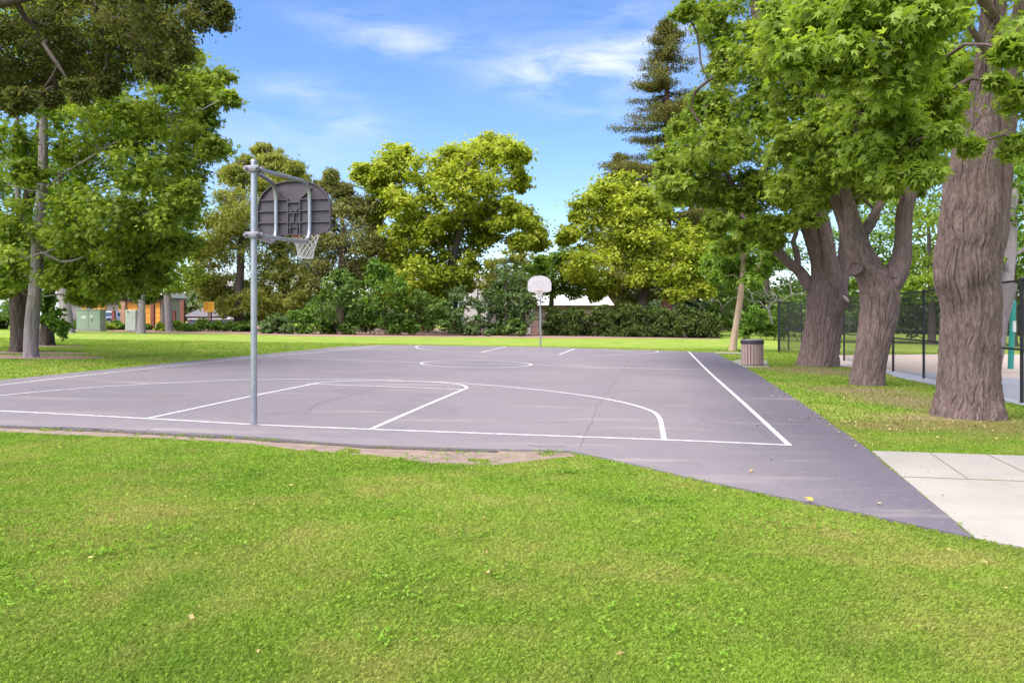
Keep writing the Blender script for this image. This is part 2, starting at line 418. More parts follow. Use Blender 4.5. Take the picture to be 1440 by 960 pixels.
def branches(limbs, tips, tip_r=.012, expo=2.3, maxr=.25, sides=6, bow=.12, stretch=.35):
    """limbs: list of (pts,radii) already built; grows every tip from the nearest wood, returns one mesh of tapering limbs"""
    P = []; PL = []; RD = []; par = []
    for pts, rad in limbs:
        L0 = len(P)
        for i, (p, r) in enumerate(zip(pts, rad)):
            P.append(np.array(p)); RD.append(r); PL.append(i * .02); par.append(-1)
    nl = len(P); fixed = nl
    A = np.zeros((nl + len(tips) * 6 + 10, 3)); A[:nl] = P; LN = np.zeros(len(A)); LN[:nl] = PL; n = nl
    load = np.zeros(len(A)); par = np.full(len(A), -1); lim = np.full(len(A), maxr); lim[:nl] = np.array(RD) * .75
    allow = np.ones(len(A), bool)
    ctr = A[:nl].mean(0)
    dmin = np.array([np.min(np.linalg.norm(A[:nl] - t, axis=1)) for t in tips])
    chains = []
    for ti in np.argsort(dmin):
        t = tips[ti]; D = A[:n] - t; d = np.linalg.norm(D, axis=1)
        cost = d + stretch * LN[:n] + np.where(A[:n, 2] > t[2] + .3, (A[:n, 2] - t[2]) * .5, 0)
        j = int(np.argmin(cost)); s = A[j]; L = d[j]
        k = 2 if L < .8 else (3 if L < 2 else 5)
        ch = [j]; sag = np.array([RNG.normal() * .08, RNG.normal() * .08, bow]) * L
        for q in range(1, k + 1):
            f = q / k; p = s * (1 - f) + t * f + sag * (4 * f * (1 - f)) + (RNG.normal(size=3) * .035 * L if q < k else 0)
            A[n] = p; par[n] = ch[-1]; LN[n] = LN[ch[-1]] + L / k; ch.append(n); n += 1
        chains.append(ch)
    w = np.zeros(n)
    for ch in chains: w[ch[-1]] += tip_r ** expo
    for i in range(n - 1, nl - 1, -1): w[par[i]] += w[i]
    rad = w ** (1 / expo); rad = np.minimum(rad, maxr)
    V = []; FQ = []; b = 0
    th = np.arange(sides) * 2 * math.pi / sides
    for ch in chains:
        pts = A[ch]; r = rad[ch].copy()
        r[0] = min(r[1] * 1.15, lim[ch[0]] if ch[0] < nl else r[0]); r[-1] = tip_r * .5
        if r[0] < .004 and False: continue
        tg = np.gradient(pts, axis=0); tg = norm(tg)
        ref = np.array([0, 0, 1.]) if abs(tg[0][2]) < .9 else np.array([1., 0, 0])
        u = norm(np.cross(tg, ref)); v = np.cross(tg, u)
        ring = pts[:, None] + r[:, None, None] * (np.cos(th)[None, :, None] * u[:, None] + np.sin(th)[None, :, None] * v[:, None])
        m = len(pts); V.append(ring.reshape(-1, 3))
        i, k = np.meshgrid(np.arange(m - 1), np.arange(sides), indexing='ij'); k2 = (k + 1) % sides
        FQ.append(np.stack([i * sides + k, i * sides + k2, (i + 1) * sides + k2, (i + 1) * sides + k], -1).reshape(-1, 4) + b); b += m * sides
    return np.concatenate(V), np.concatenate(FQ)
def bark_tube(pts, rad, n=48, step=.05, amp=.0, freq=9.0, flare=0.0, zbase=None, seed=0, bumps=(), groove=(), lobes=5, wob=.04):
    """a real trunk: smooth path, tapering, root flare, burls and furrowed ridges in the surface"""
    Q = smooth_path(np.hstack([np.array(pts, float), np.array(rad, float)[:, None]]), 12)
    seg = np.linalg.norm(np.diff(Q[:, :3], axis=0), axis=1); s = np.concatenate([[0], np.cumsum(seg)])
    m = max(6, int(s[-1] / step)); S = np.linspace(0, s[-1], m); Q = np.stack([np.interp(S, s, Q[:, i]) for i in range(4)], 1)
    C = Q[:, :3]; Rr = Q[:, 3]; tg = norm(np.gradient(C, axis=0))
    u = np.cross(tg, np.array([0, 1., 0])); u = norm(u); v = np.cross(tg, u)      # u ~ +-x, v ~ y
    th = np.arange(n) * 2 * math.pi / n; ct, st = np.cos(th)[None], np.sin(th)[None]
    r = Rr[:, None] * np.ones((1, n)); hh = S[:, None]
    w = fbm(ct * 1.3, st * 1.3, hh * .9, seed, 3) - .5; r = r * (1 + wob * 4 * w)
    if flare:
        fl = np.exp(-hh / (Rr[0] * .55)); lob = .6 + .4 * np.cos(lobes * np.arctan2(st, ct) + seed + 2.2 * (fbm(ct, st, hh * .5, seed + 9) - .5))
        r = r * (1 + flare * fl * lob)
    dirs = ct[..., None] * u[:, None] + st[..., None] * v[:, None]
    for (ang, h, rr, am) in bumps:         # ang: compass direction of the burl (0 = +x, -90 = towards the eye)
        dv = np.array([math.cos(R(ang)), math.sin(R(ang)), 0]); cosd = np.clip((dirs * dv).sum(-1), -1, 1); da = np.arccos(cosd) * Rr[:, None]
        q = (da ** 2 + (hh - h) ** 2) / rr ** 2; r = r + am * np.exp(-q)
    for (ang, h0, h1, wd, dp) in groove:
        dv = np.array([math.cos(R(ang)), math.sin(R(ang)), 0]); cosd = np.clip((dirs * dv).sum(-1), -1, 1)
        jag = (fbm(hh * 3, 0, 0, 5, 3) - .5) * .25
        sg = np.sign((dirs * np.array([-dv[1], dv[0], 0])).sum(-1)); da = np.arccos(cosd) * Rr[:, None] * sg + jag
        win = np.clip((hh - h0) / .05, 0, 1) * np.clip((h1 - hh) / .6, 0, 1); r = r - dp * np.exp(-(da / wd) ** 2) * win
    if amp:
        k = freq * Rr[:, None] / 1.0
        wx = (fbm(ct * 2, st * 2, hh * 2.2, seed + 3, 2) - .5) * 1.2
        a2 = np.arctan2(st, ct) + wx * .15 / np.maximum(Rr[:, None], .2)
        n1 = vnoise(np.cos(a2) * k, np.sin(a2) * k, hh * .8, seed + 5); n2 = vnoise(np.cos(a2) * k * 1.9, np.sin(a2) * k * 1.9, hh * 2.0, seed + 6)
        n3 = vnoise(ct * k * 4, st * k * 4, hh * 18, seed + 7)
        g1 = np.clip(np.abs(2 * n1 - 1) * 3.2, 0, 1); g2 = np.clip(np.abs(2 * n2 - 1) * 2.6, 0, 1)
        fade = np.clip(.6 + .9 * fbm(ct * 1.2, st * 1.2, hh * .7, seed + 21, 2), .6, 1.35)
        r = r + amp * fade * (g1 * .7 + g2 * .45 + n3 * .38 - .95)
    V = C[:, None] + r[..., None] * dirs
    i, k = np.meshgrid(np.arange(m - 1), np.arange(n), indexing='ij'); k2 = (k + 1) % n
    Fq = np.stack([i * n + k, i * n + k2, (i + 1) * n + k2, (i + 1) * n + k], -1).reshape(-1, 4)
    return V.reshape(-1, 3), Fq, (C[::max(1, m // 40)], Rr[::max(1, m // 40)])
class Wood:
    def __init__(s): s.V = []; s.F = []; s.b = 0; s.limbs = []
    def limb(s, pts, rad, **kw):
        V, Fq, L = bark_tube(pts, rad, **kw); s.V.append(V); s.F.append(Fq + s.b); s.b += len(V); s.limbs.append(L); return s
    def obj(s, name, mat, parent, extra=None, mat2=None):
        V, Fq = np.concatenate(s.V), np.concatenate(s.F); n = len(Fq)
        if extra is not None: Fq = np.concatenate([Fq, extra[1] + len(V)]); V = np.concatenate([V, extra[0]])
        o = link(name, np_mesh(name, V, [Fq]), mat, parent, True)
        if extra is not None and mat2 is not None:
            o.data.materials.append(mat2); mi = np.zeros(len(Fq), np.int32); mi[n:] = 1; o.data.polygons.foreach_set('material_index', mi)
        return o
def localise(root):
    """children were modelled in world coordinates: shift their data to the root's own base point"""
    loc = np.array(root.location[:], np.float32)
    def go(o):
        for c in o.children:
            me = c.data; co = np.empty(len(me.vertices) * 3, np.float32); me.vertices.foreach_get('co', co)
            me.vertices.foreach_set('co', (co.reshape(-1, 3) - loc).ravel()); me.update(); go(c)
    go(root)
def make_tree(name, base, label, cat, wood, lobes, dens, per, leaf, tpl, lmat, bmat, group=None, rs=.42, flat=.75, up=.75, tip_r=.012,
              maxr=.22, limb_mat=None, bow=.12, extra_tips=None, droop=.35, stretch=.35, crown_name='crown', thin=0.0):
    root = thing(name, base, label, cat, group)
    tips, rr = subclumps(lobes, dens, rs)
    wood.obj('trunk', bmat, root, branches(wood.limbs, tips, tip_r, maxr=maxr, bow=bow, stretch=stretch), limb_mat or bmat)
    C, Nn, S, ti = fill(tips, per, rr, leaf, flat, up)
    link(crown_name, leaves_mesh(crown_name, C, Nn, S, ti, tpl, droop), lmat, root)
    localise(root); return root
SKY_STR = .071; SUN_E = 3.4; SUN_ANG = 85.0; EXPO = 1.72
SKY_TINT = (.92, .92, 1.04, 1); SKY_SAT = 1.14; CLOUD = (4.8, 5.0, 5.7, 1)

# ================================================================== SETTING
def sheet(name, poly, dz, mat, thick=0.0, rough=0.0, res=.25):
    """flat piece of ground following the slope; outline made uneven by rough (metres)"""
    P = [Vector((p[0], p[1])) for p in poly]; Q = []
    for i, a in enumerate(P):
        b = P[(i + 1) % len(P)]; L = (b - a).length; k = max(1, int(L / res)) if rough else 1
        nrm = Vector((-(b - a).y, (b - a).x)).normalized()
        for j in range(k):
            q = a.lerp(b, j / k)
            if rough: q = q + nrm * (float(fbm(q.x * 1.7, q.y * 1.7, 3.3, 4, 4)) - .5) * 2 * rough
            Q.append(q)
    bm = bmesh.new(); top = [bm.verts.new((q.x, q.y, gz(q.x) + dz)) for q in Q]
    bm.faces.new(top)
    if thick:
        bot = [bm.verts.new((q.x, q.y, gz(q.x) + dz - thick)) for q in Q]; n = len(Q)
        for i in range(n): bm.faces.new((top[i], bot[i], bot[(i + 1) % n], top[(i + 1) % n]))
    bmesh.ops.triangulate(bm, faces=[f for f in bm.faces if len(f.verts) > 4])
    bmesh.ops.recalc_face_normals(bm, faces=bm.faces)
    me = bpy.data.meshes.new(name); bm.to_mesh(me); bm.free()
    if me.polygons[0].normal.z < 0: me.flip_normals()
    o = link(name, me, mat); o['kind'] = 'structure'; return o, Q
def GP(L): return [ground(*p) for p in L]

# lawn: one sheet to the horizon
xs = np.concatenate([np.linspace(-400, -60, 8), np.linspace(-50, 50, 51), np.linspace(60, 400, 8)]); ys = np.concatenate([np.linspace(-60, 0, 7), np.linspace(1, 75, 75), np.linspace(85, 600, 12)])
XX, YY = np.meshgrid(xs, ys, indexing='ij'); nx, ny = XX.shape
i, k = np.meshgrid(np.arange(nx - 1), np.arange(ny - 1), indexing='ij')
Fq = np.stack([i * ny + k, (i + 1) * ny + k, (i + 1) * ny + k + 1, i * ny + k + 1], -1).reshape(-1, 4)
o = link('lawn', np_mesh('lawn', np.stack([XX, YY, gz(XX)], -1).reshape(-1, 3), [Fq]), M['lawn']); o['kind'] = 'structure'

court_px = [(-450, 582), (-200, 592), (0, 600), (75, 603), (150, 606.5), (357, 617), (520, 629), (690, 634.5), (800, 637), (860, 648), (960, 672), (1100, 703), (1250, 735),
            (1368, 760), (1300, 703), (1222, 636), (1140, 577), (1060, 524), (1005, 496.5), (960, 494.5), (760, 488.5), (660, 487), (585, 486), (530, 486), (480, 488.2), (250, 510.5), (0, 536), (-200, 556.5), (-435, 580)]
court_poly = GP(court_px)
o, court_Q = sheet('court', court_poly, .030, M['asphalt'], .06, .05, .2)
conc_poly = GP([(1225, 636.5), (1440, 643), (1640, 650)]) + [(10.2, 7.6), (8.2, 5.0), ground(1440, 775), ground(1371, 760.5), ground(1303, 703)]
conc_poly = [ground(1226, 636.3), ground(1440, 643.2), ground(1700, 651.5), (9.5, 3.6), ground(1560, 800), ground(1440, 774), ground(1372, 760.5), ground(1303, 703)]
o, conc_Q = sheet('pavement', conc_poly, .026, M['concrete'], .1)
# expansion joints of the pavement, sunken dark lines
def strip(mb, a, b, w, dz):
    a = Vector(a); b = Vector(b); d = (b - a).normalized(); n = Vector((-d.y, d.x)) * w / 2
    mb.add([(p.x, p.y, gz(p.x) + dz) for p in (a - n, b - n, b + n, a + n)], [(0, 1, 2, 3)])
mb = MB()
strip(mb, ground(1270, 673.5), ground(1700, 690), .016, .0300); strip(mb, ground(1307, 639), ground(1362, 677), .012, .0300); strip(mb, ground(1388, 641.6), ground(1470, 681), .012, .0300)
o = mb.build('pavement_joints', simple('joint_dirt', (.16, .15, .09), .95)); o['kind'] = 'structure'
# bare soil between court and lawn, pads, bed along the far trees, sand and path inside the fence
dirt_poly = GP([(-40, 598), (120, 605), (357, 616), (520, 628), (690, 633.5), (800, 636), (812, 642), (700, 655), (600, 652), (520, 641), (420, 634), (350, 624), (200, 616), (90, 612), (-40, 606)])
sheet('soil_strip', dirt_poly, .006, M['soil'], 0, .11, .12)
sheet('bin_pad', GP([(1024, 509), (1046, 504.8), (1078, 506.5), (1082, 516.5), (1040, 517.5)]), .024, M['concrete'], .08)
sheet('kerb_strip', GP([(1006, 497.6), (1046, 498.0), (1046, 496.9), (1004, 496.4)]), .05, M['concrete'], .1)
sheet('mulch_bed', GP([(95, 465.5), (150, 466), (260, 469), (330, 469.5), (420, 472.5), (520, 473.5), (640, 474), (760, 475.5), (900, 476), (1010, 477), (1010, 470), (760, 465), (420, 459), (150, 455), (95, 455)]), .010, M['mulch'], 0, .5, 1.0)
RINGS = []
for q, (px, py, rx, ry) in enumerate(((40, 502, 2.6, 1.1), (30, 496, 2.6, .8), (66, 487, 1.6, .6))):
    gx, gy = ground(px, py); RINGS.append((gx, gy, rx, ry)); sheet('tree_ring_soil', [(gx + rx * math.cos(t * .3), gy + ry * math.sin(t * .3)) for t in range(21)], .010 + .004 * q, M['mulch'], 0, .35, .3)
sheet('play_sand', GP([(1150, 500), (1300, 498.5), (1640, 497.5), (1640, 540), (1440, 534), (1235, 522), (1160, 512)]), .012, M['sand'], 0, .15, .6)
sheet('park_path', GP([(1238, 521.5), (1440, 533), (1640, 541), (1700, 600), (1440, 571), (1330, 545), (1262, 531)]), .022, M['path'], .05)
sheet('street', GP([(-400, 452), (-400, 446), (230, 457), (230, 461)]), .012, M['road'])

# uneven dark strip where the asphalt meets the lawn
eg = MB(); ep = smooth_path([ground(*q_) for q_ in ((-60, 598.6), (0, 601.2), (75, 604.2), (150, 607.8), (250, 612.6), (357, 618.3), (520, 630), (600, 632.6), (700, 636))], 14); et = []; eb = []
for i_, (x_, y_) in enumerate(ep):
    wv = .02 + .10 * max(0, float(fbm(x_ * 2.3, y_ * 2.3, 1.1, 31, 3)) - .38) * 2; et.append((x_, y_ + .05)); eb.append((x_, y_ - wv))
n_ = len(ep); eg.add([(a_, b_, gz(a_) + .011) for a_, b_ in et + eb], [(i_, i_ + 1, n_ + i_ + 1, n_ + i_) for i_ in range(n_ - 1)])
o = eg.build('court_edge', simple('dark_edge', (.07, .055, .05), .95, 0, .4, 20, .5)); o['kind'] = 'structure'

# painted court lines
LINE_W = .066
def uv(px, py): return Vector(ground(px, py))
lines = MB()
def paint(pts, w=LINE_W, dz=.0345):
    P = [Vector(p) for p in pts]; L = []; Rr = []
    for i, p in enumerate(P):
        t = (P[min(i + 1, len(P) - 1)] - P[max(i - 1, 0)]).normalized(); n = Vector((-t.y, t.x)) * w / 2; L.append(p + n); Rr.append(p - n)
    n = len(P); vs = [(q.x, q.y, gz(q.x) + dz) for q in L + Rr]
    lines.add(vs, [(i, i + 1, n + i + 1, n + i) for i in range(n - 1)])
def pxline(L, k=8, **kw): paint([tuple(p) for p in smooth_path([uv(*q)[:] for q in L], k)], **kw)
pxline([(-222, 568.8), (0, 580.3), (207, 591.3), (359, 599.8), (522, 606.6), (933, 621.5), (1108, 629)])
pxline([(1110, 629.6), (1050, 573), (994, 521.5), (969, 495.6)], w=.072)
pxline([(-222, 569.2), (0, 543.5), (175, 523.2), (360, 503.8), (460, 495), (533, 487.6)])
pxline([(376, 502.8), (440, 505.6), (594, 511), (747, 514.5), (860, 518.2), (994, 521.5)], dz=.0348)
pxline([(207, 591.3), (352, 559.6), (435, 542.8)], dz=.0350)
pxline([(522, 606.3), (590, 576), (648, 551)], w=.072, dz=.0350)
pxline([(431, 541.4), (521, 544.6), (652, 549.6)], dz=.0354)
pxline([(435, 542.8), (455, 539.4), (500, 537.2), (560, 537.3), (615, 539.4), (646, 542.6), (656.5, 547), (648, 551)], dz=.0358)
pxline([(934, 621.3), (931, 605), (927, 590), (915, 580), (880, 569), (830, 559.5), (760, 550.5), (660, 541.5), (560, 537), (480, 535.2), (360, 535.4), (240, 540.2), (120, 547.6), (0, 558.6), (-50, 566.5), (-73, 576.6)], w=.07, dz=.0362)
cx0 = (uv(594, 511) + uv(747, 514.5)) / 2; rc = (uv(594, 511) - uv(747, 514.5)).length / 2
ax = (uv(747, 514.5) - uv(594, 511)).normalized(); ay = Vector((-ax.y, ax.x)); rcy = abs((uv(670, 507.7) - uv(690, 518.3)).dot(ay)) / 2
paint([tuple(cx0 + ax * rc * math.cos(t * math.pi / 32) + ay * (rc * .5 + rcy * .5) * math.sin(t * math.pi / 32)) for t in range(65)], dz=.0366)
pxline([(711, 488.3), (677, 496.3)], k=2); pxline([(808, 491.2), (786, 499.6)], k=2)
pxline([(604, 486.6), (590, 487), (585, 488.4), (592, 491.5), (625, 494.2), (677, 496.3), (730, 498.4), (786, 499.6), (850, 499.6), (900, 498.2), (922, 496.4), (926, 494.5)], dz=.0350)
o = lines.build('court_lines', M['paint']); o['kind'] = 'structure'
ck = MB()
def crack(L, w):
    P = smooth_path([uv(*q)[:] for q in L], 10); P = P + (np.random.default_rng(len(L)).normal(size=P.shape) * .018)
    P = [Vector(p) for p in P]; Lf = []; Rt = []
    for i, p in enumerate(P):
        t = (P[min(i + 1, len(P) - 1)] - P[max(i - 1, 0)]).normalized(); ww = w * .5 * (.25 + .75 * abs(math.sin(i * 1.7))) * min(1, (i + .3) / 4, (len(P) - i) / 4); n = Vector((-t.y, t.x)) * ww / 2
        Lf.append(p + n); Rt.append(p - n)
    n = len(P); ck.add([(q.x, q.y, gz(q.x) + .0325) for q in Lf + Rt], [(i, i + 1, n + i + 1, n + i) for i in range(n - 1)])
crack([(372, 587), (395, 583), (430, 580), (445, 571), (470, 564), (500, 556), (530, 549)], .03); crack([(400, 586), (425, 585), (440, 577)], .018)
crack([(872, 531), (858, 548), (843, 570), (828, 600), (815, 634)], .022); crack([(886, 503), (872, 530)], .04)
crack([(752, 596), (770, 597), (790, 596), (805, 598)], .03); crack([(738, 629), (765, 631), (800, 630.5)], .05); crack([(430, 612), (470, 617), (520, 614), (560, 622)], .02)
crack([(1040, 602), (1060, 607), (1090, 620)], .018); crack([(60, 604), (90, 603.5), (150, 606), (230, 610), (330, 614.5)], .05); crack([(400, 503), (402, 512), (398, 517)], .02)
o = ck.build('court_cracks', M['crack']); o['kind'] = 'structure'

# ------------------------------------------------------------------ turf blades (short mown grass, clover, litter)
def inside(poly, X, Y):
    P = np.array([(p[0], p[1]) for p in poly]); c = np.zeros(len(X), bool); j = len(P) - 1
    for i in range(len(P)):
        xi, yi = P[i]; xj, yj = P[j]
        m = ((yi > Y) != (yj > Y)); c ^= m & (X < (xj - xi) * (Y - yi) / (yj - yi + 1e-12) + xi); j = i
    return c
def scatter(y0, y1, dens, xr=.74):
    """random points of the visible ground; dens(Y) per square metre"""
    ys = np.linspace(y0, y1, 400); w = dens(ys) * ys * 2 * xr; cum = np.concatenate([[0], np.cumsum((w[1:] + w[:-1]) / 2 * np.diff(ys))]); n = int(cum[-1])
    Y = np.interp(RNG.random(n) * cum[-1], cum, ys); X = (RNG.random(n) * 2 - 1) * xr * Y
    return X, Y
def blades(name, X, Y, hgt, wid):
    n = len(X); a = RNG.random(n) * 2 * math.pi; lean = .25 + .9 * RNG.random(n); hgt = hgt * (.55 + .75 * RNG.random(n))
    dx, dy = np.cos(a), np.sin(a); px, py = -dy * wid / 2, dx * wid / 2; z = gz(X)
    V = np.zeros((n, 4, 3))
    V[:, 0] = np.stack([X - px, Y - py, z - .004], 1); V[:, 1] = np.stack([X + px, Y + py, z - .004], 1)
    V[:, 2] = np.stack([X + dx * hgt * lean * .35 + px * .8, Y + dy * hgt * lean * .35 + py * .8, z + hgt * .62], 1)
    V[:, 3] = np.stack([X + dx * hgt * lean, Y + dy * hgt * lean, z + hgt * (1.05 - .35 * lean)], 1)
    b = (np.arange(n) * 4)[:, None]; t = np.clip(RNG.normal(.5, .17, n), 0, 1)
    return np_mesh(name, V.reshape(-1, 3), [b + np.array([[0, 1, 2]]), b + np.array([[0, 2, 3]])], np.concatenate([t, t]))
X, Y = scatter(3.0, 13.0, lambda y: 56000 / y, .72)
jx = RNG.normal(size=len(X)) * .018; jy = RNG.normal(size=len(X)) * .022
bad = inside(court_Q, X + jx, Y + jy) | inside(conc_Q, X, Y)
din = inside(dirt_poly, X, Y) & (fbm(X * 2.5, Y * 2.5, 0, 21, 3) < .70)
keep = ~(bad | din); X, Y = X[keep], Y[keep]
X2, Y2 = scatter(13.0, 42.0, lambda y: 7500 / y, .74)
keep = ~(inside(court_Q, X2, Y2) | inside(GP([(1150, 500), (1300, 498.5), (1640, 497.5), (1700, 600), (1440, 571), (1262, 531), (1160, 512)]), X2, Y2)); X2, Y2 = X2[keep], Y2[keep]
worn = np.zeros(len(X2))
for (wx, wy, rx, ry) in WORN: worn = np.maximum(worn, 1 - ((X2 - wx) / rx) ** 2 - ((Y2 - wy) / ry) ** 2)
keep = RNG.random(len(X2)) > np.clip(worn, 0, 1) * .85; X2, Y2 = X2[keep], Y2[keep]
ring = np.zeros(len(X2))
for (wx, wy, rx, ry) in RINGS: ring = np.maximum(ring, 1.25 - ((X2 - wx) / rx) ** 2 - ((Y2 - wy) / ry) ** 2)
keep = RNG.random(len(X2)) > np.clip(ring * 2, 0, .96); X2, Y2 = X2[keep], Y2[keep]
# taller weedy tufts that have crept over the edges of asphalt and concrete
tx = []
for (pa, pb, cnt, sd) in (((1226, 637), (1303, 703), 12, .012), ((1303, 703), (1371, 760), 14, .012), ((800, 638), (960, 673), 24, .02), ((960, 673), (1250, 736.5), 40, .02), ((1250, 736.5), (1371, 762), 10, .015), ((1060, 523.5), (1222, 635), 30, .03), ((380, 619), (800, 637), 26, .10), ((0, 602), (380, 619), 34, .08), ((1270, 673.7), (1440, 680), 12, .006), ((1371, 762), (1440, 776), 8, .015)):
    for q_ in range(cnt):
        t_ = RNG.random(); gx, gy = ground(pa[0] + (pb[0] - pa[0]) * t_, pa[1] + (pb[1] - pa[1]) * t_); k_ = int(RNG.integers(4, 22)); r_ = RNG.uniform(.006, .028)
        tx.append(np.stack([gx + RNG.normal() * sd + RNG.normal(size=k_) * r_ * 1.6, gy + RNG.normal() * sd + RNG.normal(size=k_) * r_], 1))
tx = np.concatenate(tx); NT_ = len(tx)
XA = np.concatenate([X, X2, tx[:, 0]]); YA = np.concatenate([Y, Y2, tx[:, 1]])
hh_ = np.where(YA < 13, .019 + .015 * fbm(XA * .9, YA * .9, 0, 8, 2), .04); hh_[-NT_:] = .036
o = link('grass', blades('grass', XA, YA, hh_, np.where(YA < 13, .0021 + .0005 * YA, .011 + .0007 * YA)), M['blade'])
tag(o, 'short mown bright green grass covering the lawns round the court', 'grass', kind='stuff')
# clover patches
cl = [(RNG.uniform(-3.5, 3.5), RNG.uniform(3.6, 9.5)) for _ in range(34)] + [ground(960, 600 + 60)[:2], ground(110, 765), ground(20, 830), ground(240, 770), ground(420, 715), ground(1000, 760), ground(560, 830)]
CX_ = []; 
for (x, y) in cl:
    k = int(RNG.integers(20, 90)); s = RNG.uniform(.06, .30); CX_.append(np.stack([x + RNG.normal(size=k) * s * 1.5, y + RNG.normal(size=k) * s], 1))
Q = np.concatenate(CX_); keep = ~(inside(court_Q, Q[:, 0], Q[:, 1]) | inside(conc_Q, Q[:, 0], Q[:, 1])); Q = Q[keep]
C = np.stack([Q[:, 0], Q[:, 1], gz(Q[:, 0]) + .035 + .02 * RNG.random(len(Q))], 1); C = np.repeat(C, 3, 0)
o = link('clover', leaves_mesh('clover', C, RNG.normal(size=C.shape) * .3 + np.array([0, 0, 1]), .017 + .012 * RNG.random(len(C)), np.clip(RNG.normal(.4, .25, len(C)), 0, 1), 'broad'), M['lf_clover'])
tag(o, 'patches of low clover leaves scattered through the foreground lawn', 'clover', kind='stuff')
# fallen leaves
LX = []; 
for k in range(60): LX.append((RNG.uniform(-4, 4.6), RNG.uniform(3.6, 9.0), .05))
for k in range(1000):
    w = WORN[int(RNG.integers(0, len(WORN)))]; LX.append((w[0] + RNG.normal() * w[2] * .8, w[1] + RNG.normal() * w[3] * .6, .04))
for k in range(60):
    a, b = (1222, 636), (1060, 524); t = RNG.random(); g = ground(a[0] + (b[0] - a[0]) * t, a[1] + (b[1] - a[1]) * t); LX.append((g[0] + abs(RNG.normal()) * .35 - .25, g[1], .05))
LX = np.array(LX); C = np.stack([LX[:, 0], LX[:, 1], gz(LX[:, 0]) + LX[:, 2]], 1)
o = link('fallen_leaves', leaves_mesh('fallen_leaves', C, RNG.normal(size=C.shape) * .35 + np.array([0, 0, 1]), .022 + .035 * RNG.random(len(C)) ** 2, RNG.random(len(C)), 'broad'), M['lf_dry'])
tag(o, 'small dry brown and yellow leaves lying about on the grass', 'leaf litter', kind='stuff')
yl = ground(1143, 711.5); C = np.array([(yl[0], yl[1], gz(yl[0]) + .06)])
o = link('fallen_leaf', leaves_mesh('fallen_leaf', np.zeros((1, 3)), np.array([(.1, -.35, 1.)]), np.array([.075]), np.array([.5]), 'maple'), simple('yellow_leaf', (.50, .30, .03), .7)); o.location = C[0]
tag(o, 'bright yellow fallen leaf on the grass edge beside the dark asphalt', 'leaf')

